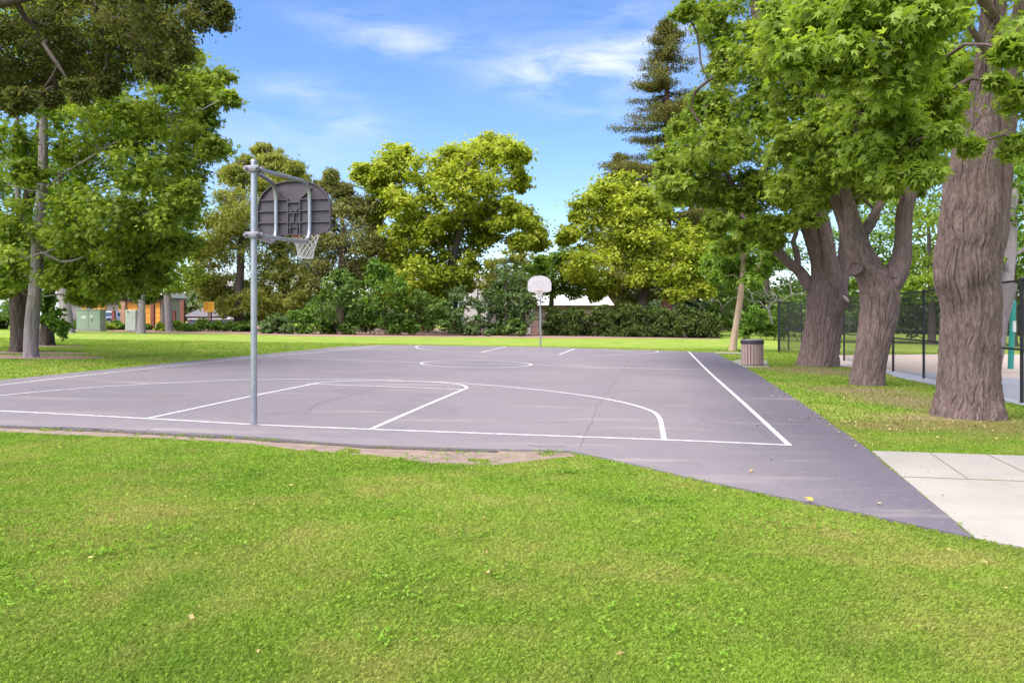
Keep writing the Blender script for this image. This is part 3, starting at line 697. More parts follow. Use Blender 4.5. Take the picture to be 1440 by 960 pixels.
# ================================================================== BASKETBALL HOOPS
def hoop(name, loc, rz, label, front_marks):
    root = thing(name, loc, label, 'basketball hoop', 'basketball hoops at the two ends of the court', rz)
    m = MB(); m.tube([(0, 0, -.1), (0, 0, 3.80)], .045, 28); m.tube([(0, 0, 3.80), (0, 0, 3.835)], [.050, .043], 28); m.build('pole', M['galv'], root, True)
    for zc in (3.70, 2.75):
        m = MB()
        m.box((-.105, -.075, zc - .045), (.105, -.055, zc + .045), None, .006); m.box((-.105, .052, zc - .045), (.105, .074, zc + .045), None, .006)
        m.tube([(0, 0, zc - .045), (0, 0, zc + .045)], .053, 24)
        for sx in (-1, 1):
            m.tube([(sx * .080, -.12, zc), (sx * .080, .13, zc)], .013, 8); m.tube([(sx * .080, -.125, zc), (sx * .080, -.10, zc)], .024, 6)
        m.build('clamp', M['clamp'], root, True)
    for sx in (-1, 1):
        m = MB()
        base = [(.055, .04, 3.70), (.17, .58, 3.70), (.255, .98, 3.695), (.278, 1.11, 3.665), (.287, 1.19, 3.58), (.287, 1.222, 3.42), (.287, 1.225, 3.2), (.287, 1.225, 3.02), (.287, 1.205, 2.88), (.28, 1.12, 2.785), (.255, .98, 2.752), (.17, .58, 2.75), (.055, .04, 2.75)]
        m.tube([(sx * a, b, c) for a, b, c in smooth_path(base, 5)], .031, 14); m.build('support_arm', M['galv'], root, True)
    # fan backboard: y = 1.27 back, 1.30 front
    z0 = 2.885; hw = .625; prof = [(-.40, 0), (.40, 0), (.575, .045), (hw, .11), (hw, .40)]
    for t in range(1, 20):
        a = math.pi / 2 * t / 20 * 2
        prof.append((hw * math.cos(a) if False else hw * math.copysign(abs(math.cos(a)) ** .80, math.cos(a)), .40 + .465 * abs(math.sin(a)) ** .95))
    prof += [(-hw, .40), (-hw, .11), (-.575, .045)]
    P = [(x, z + z0) for x, z in prof]
    board = MB(); board.prism(P, .022, M=Matrix.Translation((0, 1.285, 0))); bo = board.build('backboard', M['board_back'], root)
    fr = MB(); fr.prism([(x * .985, (z - z0 - .4) * .985 + z0 + .4) for x, z in P], .006, M=Matrix.Translation((0, 1.3085, 0))); fr.build('front_face', M['board_front'], bo)
    # flange round the edge and the cast ribs on the back
    rb = MB(); n = len(P); ctr = (0, z0 + .42)
    for i in range(n):
        a, b = P[i], P[(i + 1) % n]
        ai = (a[0] * .975, ctr[1] + (a[1] - ctr[1]) * .97); bi = (b[0] * .975, ctr[1] + (b[1] - ctr[1]) * .97)
        vs = [(a[0], 1.240, a[1]), (b[0], 1.240, b[1]), (bi[0], 1.240, bi[1]), (ai[0], 1.240, ai[1]), (a[0], 1.285, a[1]), (b[0], 1.285, b[1]), (bi[0], 1.285, bi[1]), (ai[0], 1.285, ai[1])]
        rb.add(vs, [(0, 1, 2, 3), (0, 4, 5, 1), (3, 2, 6, 7)])
    def rib(x0, za, x1, zb, w=.016, d=.038):
        a = Vector((x0, 0, z0 + za)); b = Vector((x1, 0, z0 + zb)); t = (b - a).normalized(); nn = Vector((-t.z, 0, t.x)) * w / 2
        vs = []
        for yy in (1.2851 - d, 1.2851): vs += [((p + s * nn).x, yy, (p + s * nn).z) for p, s in ((a, -1), (b, -1), (b, 1), (a, 1))]
        rb.add(vs, [(0, 1, 2, 3), (0, 4, 5, 1), (1, 5, 6, 2), (2, 6, 7, 3), (3, 7, 4, 0)])
    for zz, x in ((.20, .61), (.385, .612), (.565, .575)):
        rib(-x, zz, -.10, zz); rib(.10, zz, x, zz)
        if zz < .5: rib(-.10, zz, .10, zz, .014, .030)
    for x in (-.105, .105): rib(x, .02, x, .56, .016, .036)
    rib(-.30, .74, -.10, .565); rib(.30, .74, .10, .565); rib(-.11, .52, .11, .52); rib(-.09, .35, .09, .35); rib(0, .2, 0, .35)
    rib(-.06, .02, -.06, .18, .012); rib(.06, .02, .06, .18, .012); rib(-.10, .12, .10, .12, .012, .03)
    for sx in (-1, 1): rib(sx * .10, .44, sx * .03, .37)
    rb.build('rib', M['board_back'], bo)
    # rim with bracket and no-tie loops
    rm = MB(); yc = 1.315 + .15 + .228; zr = 2.955
    rm.tube([(.228 * math.cos(t * math.pi / 24), yc + .228 * math.sin(t * math.pi / 24), zr) for t in range(49)], .010, 8, False)
    rm.box((-.06, 1.313, zr - .11), (.06, 1.32, zr + .03)); rm.box((-.05, 1.32, zr - .012), (.05, yc - .222, zr + .004))
    for sx in (-1, 1): rm.tube([(sx * .045, 1.32, zr - .10), (sx * .12, yc - .18, zr - .008)], .008, 6)
    ro = rm.build('rim', M['rim'], root, True)
    nt = MB(); prof = [(0, .222), (.10, .190), (.20, .155), (.30, .130), (.40, .122)]
    pz = [p[0] for p in prof]; pr = [p[1] for p in prof]
    for k in range(12):
        for s in (-1, 1):
            pts = []
            for j in range(17):
                h = .40 * j / 16; r_ = float(np.interp(h, pz, pr)); a = 2 * math.pi * (k / 12 + s * (j / 16) * 3.5 / 12)
                pts.append((r_ * math.cos(a), yc + r_ * math.sin(a), zr - .012 - h))
            nt.tube(pts, .0058, 5, False)
    for h, in ((.395,),):
        r_ = .122; nt.tube([(r_ * math.cos(t * math.pi / 18), yc + r_ * math.sin(t * math.pi / 18), zr - .012 - h) for t in range(37)], .006, 5, False)
    nt.build('net', M['net'], ro)
    return root
A0 = .1792
hp = ground(357, 600); hoop('basketball_hoop', (hp[0], hp[1], gz(hp[0])), -A0, 'near basketball hoop with grey ribbed board seen from behind and white net', True)
hp2 = ground(760, 487.5); hoop('basketball_hoop', (hp2[0], hp2[1], gz(hp2[0])), math.pi - .075, 'distant basketball hoop with scuffed pale board facing us before the hedge', True)

# ================================================================== STREET FURNITURE
# slatted litter bin
bx, by = ground(1062.5, 515); by += .38; bin_ = thing('litter_bin', (bx, by, gz(bx)), 'round brown slatted litter bin with black rim on concrete pad', 'litter bin')
m = MB(); m.tube([(0, 0, .03), (0, 0, .80)], .335, 28); m.build('liner', M['black'], bin_, True)
slm = simple('brown_plastic_slat', (.34, .24, .215), .7, 0, .12, 5)
for k in range(22):
    a = 2 * math.pi * k / 22; m = MB(); m.box((-.043, -.016, .045), (.043, .016, .815), Matrix.Rotation(a, 4, 'Z') @ Matrix.Translation((0, -.368, 0)), .006); m.build('slat', slm, bin_)
m = MB(); m.tube([(0, 0, .78), (0, 0, .80), (0, 0, .90), (0, 0, .915)], [.392, .400, .400, .385], 36)
for k in range(44):
    a = 2 * math.pi * k / 44; m.box((-.012, -.006, .81), (.012, .004, .885), Matrix.Rotation(a, 4, 'Z') @ Matrix.Translation((0, -.403, 0)))
m.build('rim', simple('bin_rim_dark', (.055, .045, .055), .6), bin_, True)
m = MB(); m.tube([(0, 0, .916), (0, 0, .935), (0, 0, .95)], [.39, .375, .20], 36); m.build('lid', simple('grey_lid', (.22, .21, .2), .6), bin_, True)
m = MB(); m.tube([(0, 0, 0.02), (0, 0, .045)], .37, 28); m.build('base', M['black'], bin_, True)
# low black pipe beside the bin
q = ground(1043, 497.5); pp = thing('water_tap', (q[0], q[1], gz(q[0])), 'short black bent pipe standing at the end of the kerb strip left of the bin', 'pipe')
m = MB(); m.tube([(0, 0, -.05), (0, 0, .10)], .03, 10); m.build('riser', M['black'], pp, True)
m = MB(); m.tube(smooth_path([(.14, 0, .03), (.05, 0, .085), (-.02, 0, .115), (-.16, 0, .15)], 4), .035, 10); m.build('spout', M['black'], pp, True)

# chain-link fence with rails, posts and a fine mesh
def fence(name, P, label, closed_mesh=True, H=2.55, spacing=.062):
    root = thing(name, (P[0][0], P[0][1], gz(P[0][0])), label, 'fence', 'black chain-link fences of the play area')
    o0 = Vector((P[0][0], P[0][1], gz(P[0][0])))
    def L(x, y, z): return (x - o0.x, y - o0.y, z - o0.z)
    for k, (x, y) in enumerate(P):
        m = MB(); m.tube([L(x, y, gz(x) - .05), L(x, y, gz(x) + H + .04)], .045 if k in (0, len(P) - 1) else .036, 12); m.tube([L(x, y, gz(x) + H + .04), L(x, y, gz(x) + H + .075)], [.05, .02], 12); m.build('post', M['black'], root, True)
    for hz in (H, 1.12):
        m = MB()
        for a, b in zip(P[:-1], P[1:]): m.tube([L(*a, gz(a[0]) + hz), L(*b, gz(b[0]) + hz)], .024, 8)
        m.build('rail', M['black'], root, True)
    V = []; Fc = []; b = 0; w = .0022; dz0, dz1 = .05, H - .02
    for a, c in zip(P[:-1], P[1:]):
        a3 = np.array(L(*a, gz(a[0]))); c3 = np.array(L(*c, gz(c[0]))); Ln = np.linalg.norm(c3 - a3); d = (c3 - a3) / Ln; nn = np.array([-d[1], d[0], 0])
        hh = dz1 - dz0; k0 = np.arange(-hh, Ln, spacing)
        for s in (1, -1):
            st = k0 if s == 1 else k0 + hh
            # wire from (st, dz0) to (st + s*hh, dz1), clipped to the bay
            ta = np.clip(np.where(s == 1, -st / hh, (st - Ln) / hh), 0, 1); tb = np.clip(np.where(s == 1, (Ln - st) / hh, st / hh), 0, 1)
            ok = tb > ta + 1e-3; ta, tb, st2 = ta[ok], tb[ok], st[ok]
            p0 = a3 + (st2 + s * ta * hh)[:, None] * d + np.array([0, 0, 1]) * (dz0 + ta * hh)[:, None]
            p1 = a3 + (st2 + s * tb * hh)[:, None] * d + np.array([0, 0, 1]) * (dz0 + tb * hh)[:, None]
            off = nn * (.004 * s); perp = np.array([0, 0, 1.]) * .7 - d * s * .7
            for sgn in ((perp * w, nn * w), ):
                e1, e2 = sgn; n = len(p0)
                ring = np.stack([p0 + off + e1, p0 + off - e1 * .5 + e2 * .87, p0 + off - e1 * .5 - e2 * .87, p1 + off + e1, p1 + off - e1 * .5 + e2 * .87, p1 + off - e1 * .5 - e2 * .87], 1)
                V.append(ring.reshape(-1, 3)); bb = (np.arange(n) * 6)[:, None] + b
                Fc.append(np.concatenate([bb + np.array([[0, 1, 4, 3]]), bb + np.array([[1, 2, 5, 4]]), bb + np.array([[2, 0, 3, 5]])])); b += n * 6
    link('mesh_panel', np_mesh('mesh_panel', np.concatenate(V), [np.concatenate(Fc)]), M['wire'], root)
    return root
def fp(px, Y): return ((px - CX) * Y / F, Y)
near_posts = [(9.35, 9.4), (9.9, 12.7), fp(1437, 16.0), fp(1352, 19.3), fp(1299, 22.5), fp(1256, 25.4), fp(1218, 28.5), fp(1187, 31.8), fp(1140, 35.6), fp(1095, 39.6)]
fence('chain_link_fence', near_posts, 'long black chain-link fence running away behind the three old maples')
c0 = near_posts[-1]
fence('chain_link_fence', [(c0[0] + .12, c0[1] + .25), fp(1109, 42.0), fp(1127, 45.0), fp(1165, 47.0), fp(1240, 48.5), fp(1330, 49.5), fp(1420, 50.5), fp(1520, 51.5)], 'farther black chain-link fence closing the back of the play area', spacing=.085)

# teal exercise post inside the fence
q = ground(1421, 519); tl = thing('exercise_post', (q[0], q[1], gz(q[0])), 'teal green exercise post with a short bar, behind the fence at far right', 'exercise post')
teal = simple('teal_paint', (.02, .27, .22), .45)
m = MB(); m.tube(smooth_path([(0, 0, -.05), (.05, 0, 1.2), (.11, 0, 2.45)], 4), .095, 16); m.tube([(.11, 0, 2.45), (.112, 0, 2.52)], [.095, .03], 16); m.build('upright', teal, tl, True)
m = MB(); m.tube([(.09, 0, 2.2), (-.75, .1, 2.2)], .03, 10); m.build('grip_bar', teal, tl, True)
m = MB(); m.tube([(-.75, .1, -.05), (-.75, .1, 2.3)], .08, 14); m.build('support', teal, tl, True)
m = MB(); m.box((.02, -.105, 1.35), (.14, -.09, 1.75)); m.build('plate', simple('plate_white', (.6, .62, .6), .5), tl)

# green transformer cabinet and pale cabinet on the left
q = ground(126.5, 465.5); gb = thing('utility_cabinet', (q[0], q[1] + .5, gz(q[0])), 'wide sage green transformer cabinet with two doors on the mulch', 'utility cabinet', 'utility cabinets')
gm = simple('sage_green_paint', (.255, .320, .235), .55, 0, .08, 2); gmd = simple('sage_green_door', (.240, .305, .222), .55, 0, .08, 2)
m = MB(); m.box((-.97, -.55, .06), (.80, .25, 1.55), None, .02); m.build('cabinet_body', gm, gb)
m = MB(); m.box((-1.02, -.62, -.05), (.85, .30, .08), None, .01); m.build('plinth', M['concrete'], gb)
m = MB(); m.box((-1.0, -.60, 1.55), (.83, .28, 1.62), None, .015); m.build('lid', gm, gb)
for s in (-1, 1):
    m = MB(); m.box((s * .43 - .085 - .42, -.575, .12), (s * .43 - .085 + .42, -.552, 1.50), None, .008); dr = m.build('door', gmd, gb)
    m = MB(); m.box((s * .40 - .17, -.582, .93), (s * .40 + .12, -.576, 1.13)) if s < 0 else m.box((.06, -.582, 1.02), (.24, -.576, 1.16)); m.build('label_plate', simple('plate_pale', (.55, .55, .5), .5), dr)
m = MB(); m.tube([(.17, -.575, .82), (.17, -.60, .82)], .075, 14); m.build('lock', M['clamp'], gb, True)
q = ground(183.5, 466); wb = thing('utility_cabinet', (q[0], q[1] + .3, gz(q[0])), 'narrow tall pale grey utility cabinet standing right of the green one', 'utility cabinet', 'utility cabinets')
wm = simple('pale_cabinet_paint', (.52, .54, .47), .55, 0, .06, 2)
m = MB(); m.box((-.40, -.3, .06), (.40, .35, 1.62), None, .02); m.build('cabinet_body', wm, wb)
m = MB(); m.box((-.37, -.322, .10), (.37, -.302, 1.00), None, .006); m.build('door', wm, wb)
m = MB(); m.box((-.37, -.322, 1.03), (.37, -.302, 1.57), None, .006); d2 = m.build('door', wm, wb)
m = MB(); m.tube([(-.18, -.322, 1.47), (-.18, -.35, 1.47)], .06, 10); m.build('vent', M['clamp'], d2, True)
m = MB(); m.box((-.46, -.36, -.05), (.46, .4, .065), None, .01); m.build('plinth', M['concrete'], wb)

# orange sign on two timber posts
q = ground(294, 465.5); sg = thing('park_sign', (q[0], q[1], gz(q[0])), 'square faded orange sign on brown timber posts beside the clipped bush', 'sign')
pm = simple('sign_post_wood', (.33, .185, .115), .85, 0, .2, 8); pm2 = simple('sign_post_wood_dark', (.16, .065, .05), .85, 0, .2, 8)
m = MB(); m.box((-.10, -.04, -.1), (.02, .06, 2.1), None, .01); m.build('post', pm, sg)
m = MB(); m.box((.06, .10, -.1), (.17, .2, 2.1), None, .01); m.build('post', pm2, sg)
m = MB(); m.box((-.42, -.075, 1.56), (.43, -.045, 2.36), None, .012); bp = m.build('panel', simple('orange_sign_face', (.78, .37, .03), .6, 0, .12, 3), sg)
m = MB()
for z in (2.35, 1.57): m.box((-.425, -.083, z - .02), (.435, -.077, z + .02))
for x in (-.41, .42): m.box((x - .02, -.083, 1.592), (x + .02, -.077, 2.328))
m.build('border', simple('pale_orange_border', (.72, .42, .12), .6), bp)
m = MB()
for (a, b, c, d) in ((-.32, 2.18, -.05, 2.25), (-.32, 2.02, .0, 2.08), (-.34, 1.80, -.08, 1.92), (.10, 2.12, .30, 2.17), (.02, 1.86, .2, 1.9)): m.box((a, -.0795, b), (c, -.0765, d))
m.build('lettering', simple('worn_red_lettering', (.52, .16, .02), .7), bp)

# timber posts among the planting
for k, (px, pyb, pyt, w, col, lab) in enumerate(((160, 456, 437, 4.5, (.17, .06, .045), 'short dark red timber post right of the green cabinet'), (174, 463, 424, 6.5, (.33, .19, .125), 'tall tan timber post close left of the pale cabinet'),
        (215, 464, 427, 5, (.22, .085, .06), 'reddish brown post before the right end of the orange wall'), (257, 463, 422, 5.5, (.21, .09, .065), 'tall red timber post above the clipped round bush'),
        (245, 456, 437, 4, (.17, .06, .045), 'short dark red post left of the tall red post'))):
    x, y = ground(px, pyb if pyb > 460 else 463.5); y += (0 if pyb > 460 else 4); x = (px - CX) * y / F
    h = EYE - (pyt - HY) * y / F - gz(x); ww = w * y / F
    t = thing('timber_post', (x, y, gz(x)), lab, 'post', 'red timber posts by the planting bed')
    m = MB(); m.box((-ww / 2, -ww / 2, -.1), (ww / 2, ww / 2, h - .04), None, .02); m.build('shaft', simple('post_timber', col, .9, 0, .25, 6), t)
    m = MB(); m.box((-ww * .55, -ww * .55, h - .04), (ww * .55, ww * .55, h + .02), None, .02); m.build('cap', simple('post_cap', tuple(c * .7 for c in col), .9), t)

# ------------------------------------------------------------------ buildings and cars beyond the trees
def base(px, Y): x = (px - CX) * Y / F; return x, Y, gz(x)
def X_(px, Y): return (px - CX) * Y / F
def Z_(py, Y): return EYE - (py - HY) * Y / F
glass = simple('dark_glass', (.03, .045, .055), .1, 0, .2, 1, 0, .8)
roofd = simple('dark_roof', (.10, .085, .085), .9, 0, .2, 3); white = simple('white_render', (.74, .73, .72), .85, 0, .06, 2)
orange = simple('orange_stained_timber', (.66, .29, .045), .75, 0, .15, 1.2)
# orange garage row
Y0 = 88; x0, _, z0 = base(168, Y0); gr = thing('garage_row', (x0, Y0, z0), 'low building with orange timber doors and dark eave behind the cabinets', 'building')
m = MB(); m.box((X_(92, Y0) - x0, .3, -.3), (X_(226, Y0) - x0, 6, 2.75)); m.build('wall', simple('garage_wall', (.28, .23, .215), .9), gr)
for (a, b) in ((113, 147), (166, 192), (194, 224)):
    m = MB(); m.box((X_(a, Y0) - x0, .18, -.05), (X_(b, Y0) - x0, .30, 2.45)); d = m.build('garage_door', orange, gr)
    m = MB()
    for k in range(1, 4): m.box((X_(a, Y0) - x0 + .05, .165, k * .62 - .02), (X_(b, Y0) - x0 - .05, .178, k * .62 + .02))
    m.build('panel_seam', simple('door_seam', (.30, .11, .02), .8), d)
m = MB(); m.box((X_(88, Y0) - x0, -.7, 2.75), (X_(230, Y0) - x0, 6.6, 3.0)); m.build('eave', roofd, gr)
m = MB(); m.prism([(-.9, 3.0), (6.8, 3.0), (3, 4.6)], X_(230, Y0) - X_(88, Y0), M=Matrix.Translation((X_(88, Y0) - x0, 0, 0)) @ Matrix.Rotation(math.pi / 2, 4, 'Z') @ Matrix.Scale(-1, 4, (0, 1, 0))); m.build('roof', simple('pale_roof', (.50, .46, .45), .8), gr)
# white house at left
Y0 = 92; x0, _, z0 = base(60, Y0); hs = thing('white_house', (x0, Y0, z0), 'white rendered house behind the left trees with grey lap siding', 'house')
m = MB(); m.box((X_(-60, Y0) - x0, 0, -.3), (X_(112, Y0) - x0, 7, 3.3)); m.build('wall', white, hs)
m = MB(); m.prism([(-.6, 3.3), (7.6, 3.3), (3.5, 5.6)], X_(116, Y0) - X_(-64, Y0), M=Matrix.Translation((X_(-64, Y0) - x0, 0, 0)) @ Matrix.Rotation(math.pi / 2, 4, 'Z') @ Matrix.Scale(-1, 4, (0, 1, 0))); m.build('roof', simple('grey_lap_roof', (.33, .29, .32), .85, 0, .1, 3), hs)
for a in (-40, 0, 60):
    m = MB(); m.box((X_(a, Y0) - x0, -.06, .9), (X_(a + 16, Y0) - x0, -.01, 2.1)); w = m.build('window', white, hs); m = MB(); m.box((X_(a + 1, Y0) - x0, -.08, 1.0), (X_(a + 15, Y0) - x0, -.062, 2.0)); m.build('pane', glass, w)

def car(px, Y, rz, label, body, kind):
    x, y, z = base(px, Y); t = thing('parked_car', (x, y, z), label, 'car', 'cars parked in the street', rz)
    bmat = simple('car_paint', body, .3, .1, .03, 1, 0, .6)
    bmp = simple('bumper_dark', (.06, .06, .065), .6); L, W = (4.5, 1.85); hb, hr = (.95, 1.68) if kind == 'suv' else (.85, 1.42)
    prof = [(-L / 2, .35), (-L / 2 + .03, .75), (-L / 2 + .12, hb), (-L / 2 + .9 if kind != 'suv' else -L / 2 + .1, hb + .02), (L / 2 - 1.25, hb), (L / 2 - .15, hb - .12), (L / 2, .6), (L / 2 - .02, .33)]
    def arch(cx): return [(cx + .37 * math.cos(a * math.pi / 8), .33 + .37 * math.sin(a * math.pi / 8)) for a in range(0, 9)]
    pl = prof[:] + [(L / 2 - .02, .28)] + arch(L / 2 - .9) + arch(-L / 2 + .9) + [(-L / 2, .28)]
    m = MB(); m.prism(pl, W, M=Matrix.Translation((0, -W / 2, 0))); b = m.build('body', bmat, t)
    r0 = -L / 2 + (.10 if kind == 'suv' else .75); tp = [(r0, hb), (r0 + .25, hr - .04), (r0 + .45, hr), (L / 2 - 2.0, hr), (L / 2 - 1.2, hb)]
    def cab(shr, up, name, mat, par, sc=1.0):
        m = MB(); n = len(tp); vs = []
        for s in (-1, 1):
            for (a, c) in tp: vs.append((a * sc, s * (W / 2 - .03 - (.16 * (c - hb) / (hr - hb)) + up), c))
        m.add(vs, [tuple(range(n)), tuple(range(2 * n - 1, n - 1, -1))] + [(i, i + n, (i + 1) % n + n, (i + 1) % n) for i in range(n)]); return m.build(name, mat, par)
    cab(0, 0, 'cabin', bmat, t)
    for s in (-1, 1):
        wn = MB()
        for (a0, a1) in ((r0 + .42, r0 + 1.15), (r0 + 1.25, L / 2 - 2.1)):
            y0_ = s * (W / 2 - .03 - .02 + .012); y1_ = s * (W / 2 - .03 - .145 + .012)
            wn.add([(a0 - .1, y0_, hb + .06), (a1 + .12, y0_, hb + .06), (a1, y1_, hr - .1), (a0, y1_, hr - .1)], [(0, 1, 2, 3)])
        wn.build('side_window', glass, t)
    m = MB(); m.add([(L / 2 - 1.22 + .01, -W / 2 + .15, hb + .04), (L / 2 - 1.22 + .01, W / 2 - .15, hb + .04), (L / 2 - 1.95 + .03, W / 2 - .26, hr - .06), (L / 2 - 1.95 + .03, -W / 2 + .26, hr - .06)], [(0, 1, 2, 3)]); m.build('windscreen', glass, t)
    m = MB(); m.add([(r0 - .012 + .02, -W / 2 + .18, hb + .06), (r0 - .012 + .02, W / 2 - .18, hb + .06), (r0 + .215, W / 2 - .27, hr - .1), (r0 + .215, -W / 2 + .27, hr - .1)], [(3, 2, 1, 0)]); m.build('rear_window', glass, t)
    for s in (-1, 1):
        m = MB(); m.box((-L / 2 - .015, s * .72 - .13, .78), (-L / 2 + .1, s * .72 + .13, 1.12 if kind == 'suv' else .9), None, .02); m.build('tail_light', simple('red_lens', (.45, .02, .02), .3), t)
        m = MB(); m.box((L / 2 - .12, s * .68 - .16, .58), (L / 2 + .012, s * .68 + .16, .74), None, .02); m.build('headlight', simple('clear_lens', (.7, .72, .75), .15), t)
    m = MB(); m.box((-L / 2 - .05, -W / 2 + .06, .34), (-L / 2 + .05, W / 2 - .06, .58), None, .03); m.build('bumper', bmp, t); m = MB(); m.box((L / 2 - .05, -W / 2 + .06, .3), (L / 2 + .04, W / 2 - .06, .5), None, .03); m.build('bumper', bmp, t)
    for sx in (-L / 2 + .9, L / 2 - .9):
        for s in (-1, 1):
            m = MB(); m.tube([(sx, s * (W / 2 - .2), .33), (sx, s * (W / 2 - .005), .33)], .33, 20); w = m.build('wheel', simple('tyre_rubber', (.02, .02, .02), .9), t, True)
            m = MB(); m.tube([(sx, s * (W / 2 - .004), .33), (sx, s * (W / 2 + .004), .33)], .2, 14); m.build('rim', simple('alloy', (.5, .5, .52), .3, .7), w, True)
    return t
car(88, 79, math.pi / 2 + .25, 'white sport utility car seen from behind with red tail lights between trunks', (.66, .62, .64), 'suv')
car(159, 80, -math.pi / 2 - .35, 'silver blue car with its windscreen towards us left of the tan post', (.40, .46, .54), 'sedan')
car(2, 82, .15, 'pale blue car half hidden behind the leftmost trunk', (.34, .42, .52), 'sedan')

# low grey shelter with white edge, and white slender building behind the sign
Y0 = 72; x0, _, z0 = base(295, Y0); sh = thing('picnic_shelter', (x0, Y0, z0), 'low blue grey counter wall with white top edge behind the sign', 'low wall')
m = MB(); m.box((X_(266, Y0) - x0, 0, -.2), (X_(328, Y0) - x0, 1.0, Z_(449.4, Y0) - z0)); m.build('wall', simple('blue_grey_wall', (.13, .14, .20), .8), sh)
m = MB(); m.box((X_(264, Y0) - x0, -.12, Z_(449.3, Y0) - z0), (X_(330, Y0) - x0, 1.1, Z_(447.6, Y0) - z0), None, .01); m.build('coping', white, sh)
Y0 = 84; x0, _, z0 = base(283, Y0); rf = thing('hip_roof_hut', (x0, Y0, z0), 'small hut with dark grey hipped roof left of the orange sign', 'hut')
m = MB(); m.box((-1.7, .4, -.3), (1.7, 3.2, 1.0)); m.build('wall', simple('hut_wall', (.16, .10, .09), .9), rf)
m = MB(); m.add([(-2.1, 0, 1.0), (2.1, 0, 1.0), (2.1, 3.6, 1.0), (-2.1, 3.6, 1.0), (-.5, 1.8, 2.0), (.7, 1.8, 2.0)], [(0, 1, 5, 4), (1, 2, 5), (2, 3, 4, 5), (3, 0, 4), (3, 2, 1, 0)]); m.build('roof', simple('hut_roof', (.12, .105, .12), .9), rf)
Y0 = 90; x0, _, z0 = base(316, Y0); tw = thing('white_building', (x0, Y0, z0), 'slender white building with a narrow dark doorway right of the sign', 'building')
m = MB(); m.box((-.45, 0, -.3), (.9, 3, 4.9)); m.build('wall', white, tw)
m = MB(); m.prism([(-.55, 4.9), (1.0, 4.9), (.25, 6.1)], 3.2, M=Matrix.Translation((0, -.1, 0))); m.build('roof', white, tw)
m = MB(); m.box((-.02, -.03, 0), (.22, .02, 1.5)); m.build('door', glass, tw)
m = MB(); m.box((-.5, -.06, 3.3), (.95, .0, 3.42)); m.build('ledge', roofd, tw)
# white arched house and white roofed house behind the shrubs, pink wall pier
Y0 = 84; x0, _, z0 = base(669, Y0); ar = thing('arched_house', (x0, Y0, z0), 'white house with a rounded gable showing above the shrubs', 'house')
ra = 1.3; zt = Z_(383.5, Y0) - z0
m = MB(); m.prism([(-ra, -.3), (ra, -.3)] + [(ra * math.cos(t * math.pi / 18), zt - ra + ra * math.sin(t * math.pi / 18)) for t in range(19)], 7); m.build('wall', white, ar)
m = MB(); m.box((X_(640, Y0) - x0, .4, -.3), (X_(700, Y0) - x0, 6, 2.8)); m.build('wing', simple('pinkish_render', (.42, .36, .37), .85), ar)
m = MB(); m.box((X_(644, Y0) - x0, .3, .9), (X_(656, Y0) - x0, .385, 3.1)); w = m.build('window', white, ar); m = MB(); m.box((X_(645, Y0) - x0, .27, 1.0), (X_(655, Y0) - x0, .298, 3.0)); m.build('pane', simple('teal_glass', (.12, .22, .24), .15), w)
m = MB()
for k in range(5): m.box((X_(660, Y0) - x0, -.4 - .3 * k, -.1), (X_(694, Y0) - x0, -.1 - .3 * k, .95 - .2 * k))
m.build('steps', simple('step_pink', (.50, .42, .44), .85), ar)
Y0 = 88; x0, _, z0 = base(800, Y0); wr = thing('white_roofed_house', (x0, Y0, z0), 'low house with a sunlit white roof above the hedge right of the far hoop', 'house')
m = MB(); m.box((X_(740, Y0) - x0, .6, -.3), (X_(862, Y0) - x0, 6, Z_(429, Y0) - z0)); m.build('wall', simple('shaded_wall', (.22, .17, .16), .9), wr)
zr = Z_(429, Y0) - z0
m = MB(); m.add([(X_(736, Y0) - x0, 0, zr), (X_(864, Y0) - x0, 0, zr), (X_(860, Y0) - x0, 4, zr + 1.25), (X_(742, Y0) - x0, 4, zr + 1.25), (X_(864, Y0) - x0, 7, zr), (X_(736, Y0) - x0, 7, zr)], [(0, 1, 2, 3), (3, 2, 4, 5), (1, 4, 2), (0, 3, 5), (0, 5, 4, 1)]); m.build('roof', simple('white_roof', (.72, .69, .70), .7), wr)
m = MB(); m.box((.6, 2.4, zr + 1.0), (1.1, 2.9, zr + 1.75)); m.build('chimney', white, wr)
Y0 = 69; x0, _, z0 = base(752, Y0); pk = thing('gate_pier', (x0, Y0, z0), 'pink rendered pier beside a leaning white board behind the far hoop', 'pier')
m = MB(); m.box((-.28, 0, -.2), (.28, .5, 1.45), None, .01); m.build('shaft', simple('pink_render', (.50, .30, .26), .85), pk)
m = MB(); m.box((-.33, -.05, 1.45), (.33, .55, 1.56), None, .015); m.build('cap', simple('pink_cap', (.52, .36, .32), .85), pk)
wl = thing('leaning_board', (x0 - .55, Y0 + .1, z0), 'narrow white board leaning beside the pink pier', 'board')
m = MB(); m.box((-.13, 0, -.1), (.13, .05, 2.9), Matrix.Rotation(.12, 4, 'Y')); m.build('plank', white, wl)
m = MB(); m.box((-.14, -.02, 2.2), (.14, .07, 2.3), Matrix.Rotation(.12, 4, 'Y')); m.build('batten', white, wl)

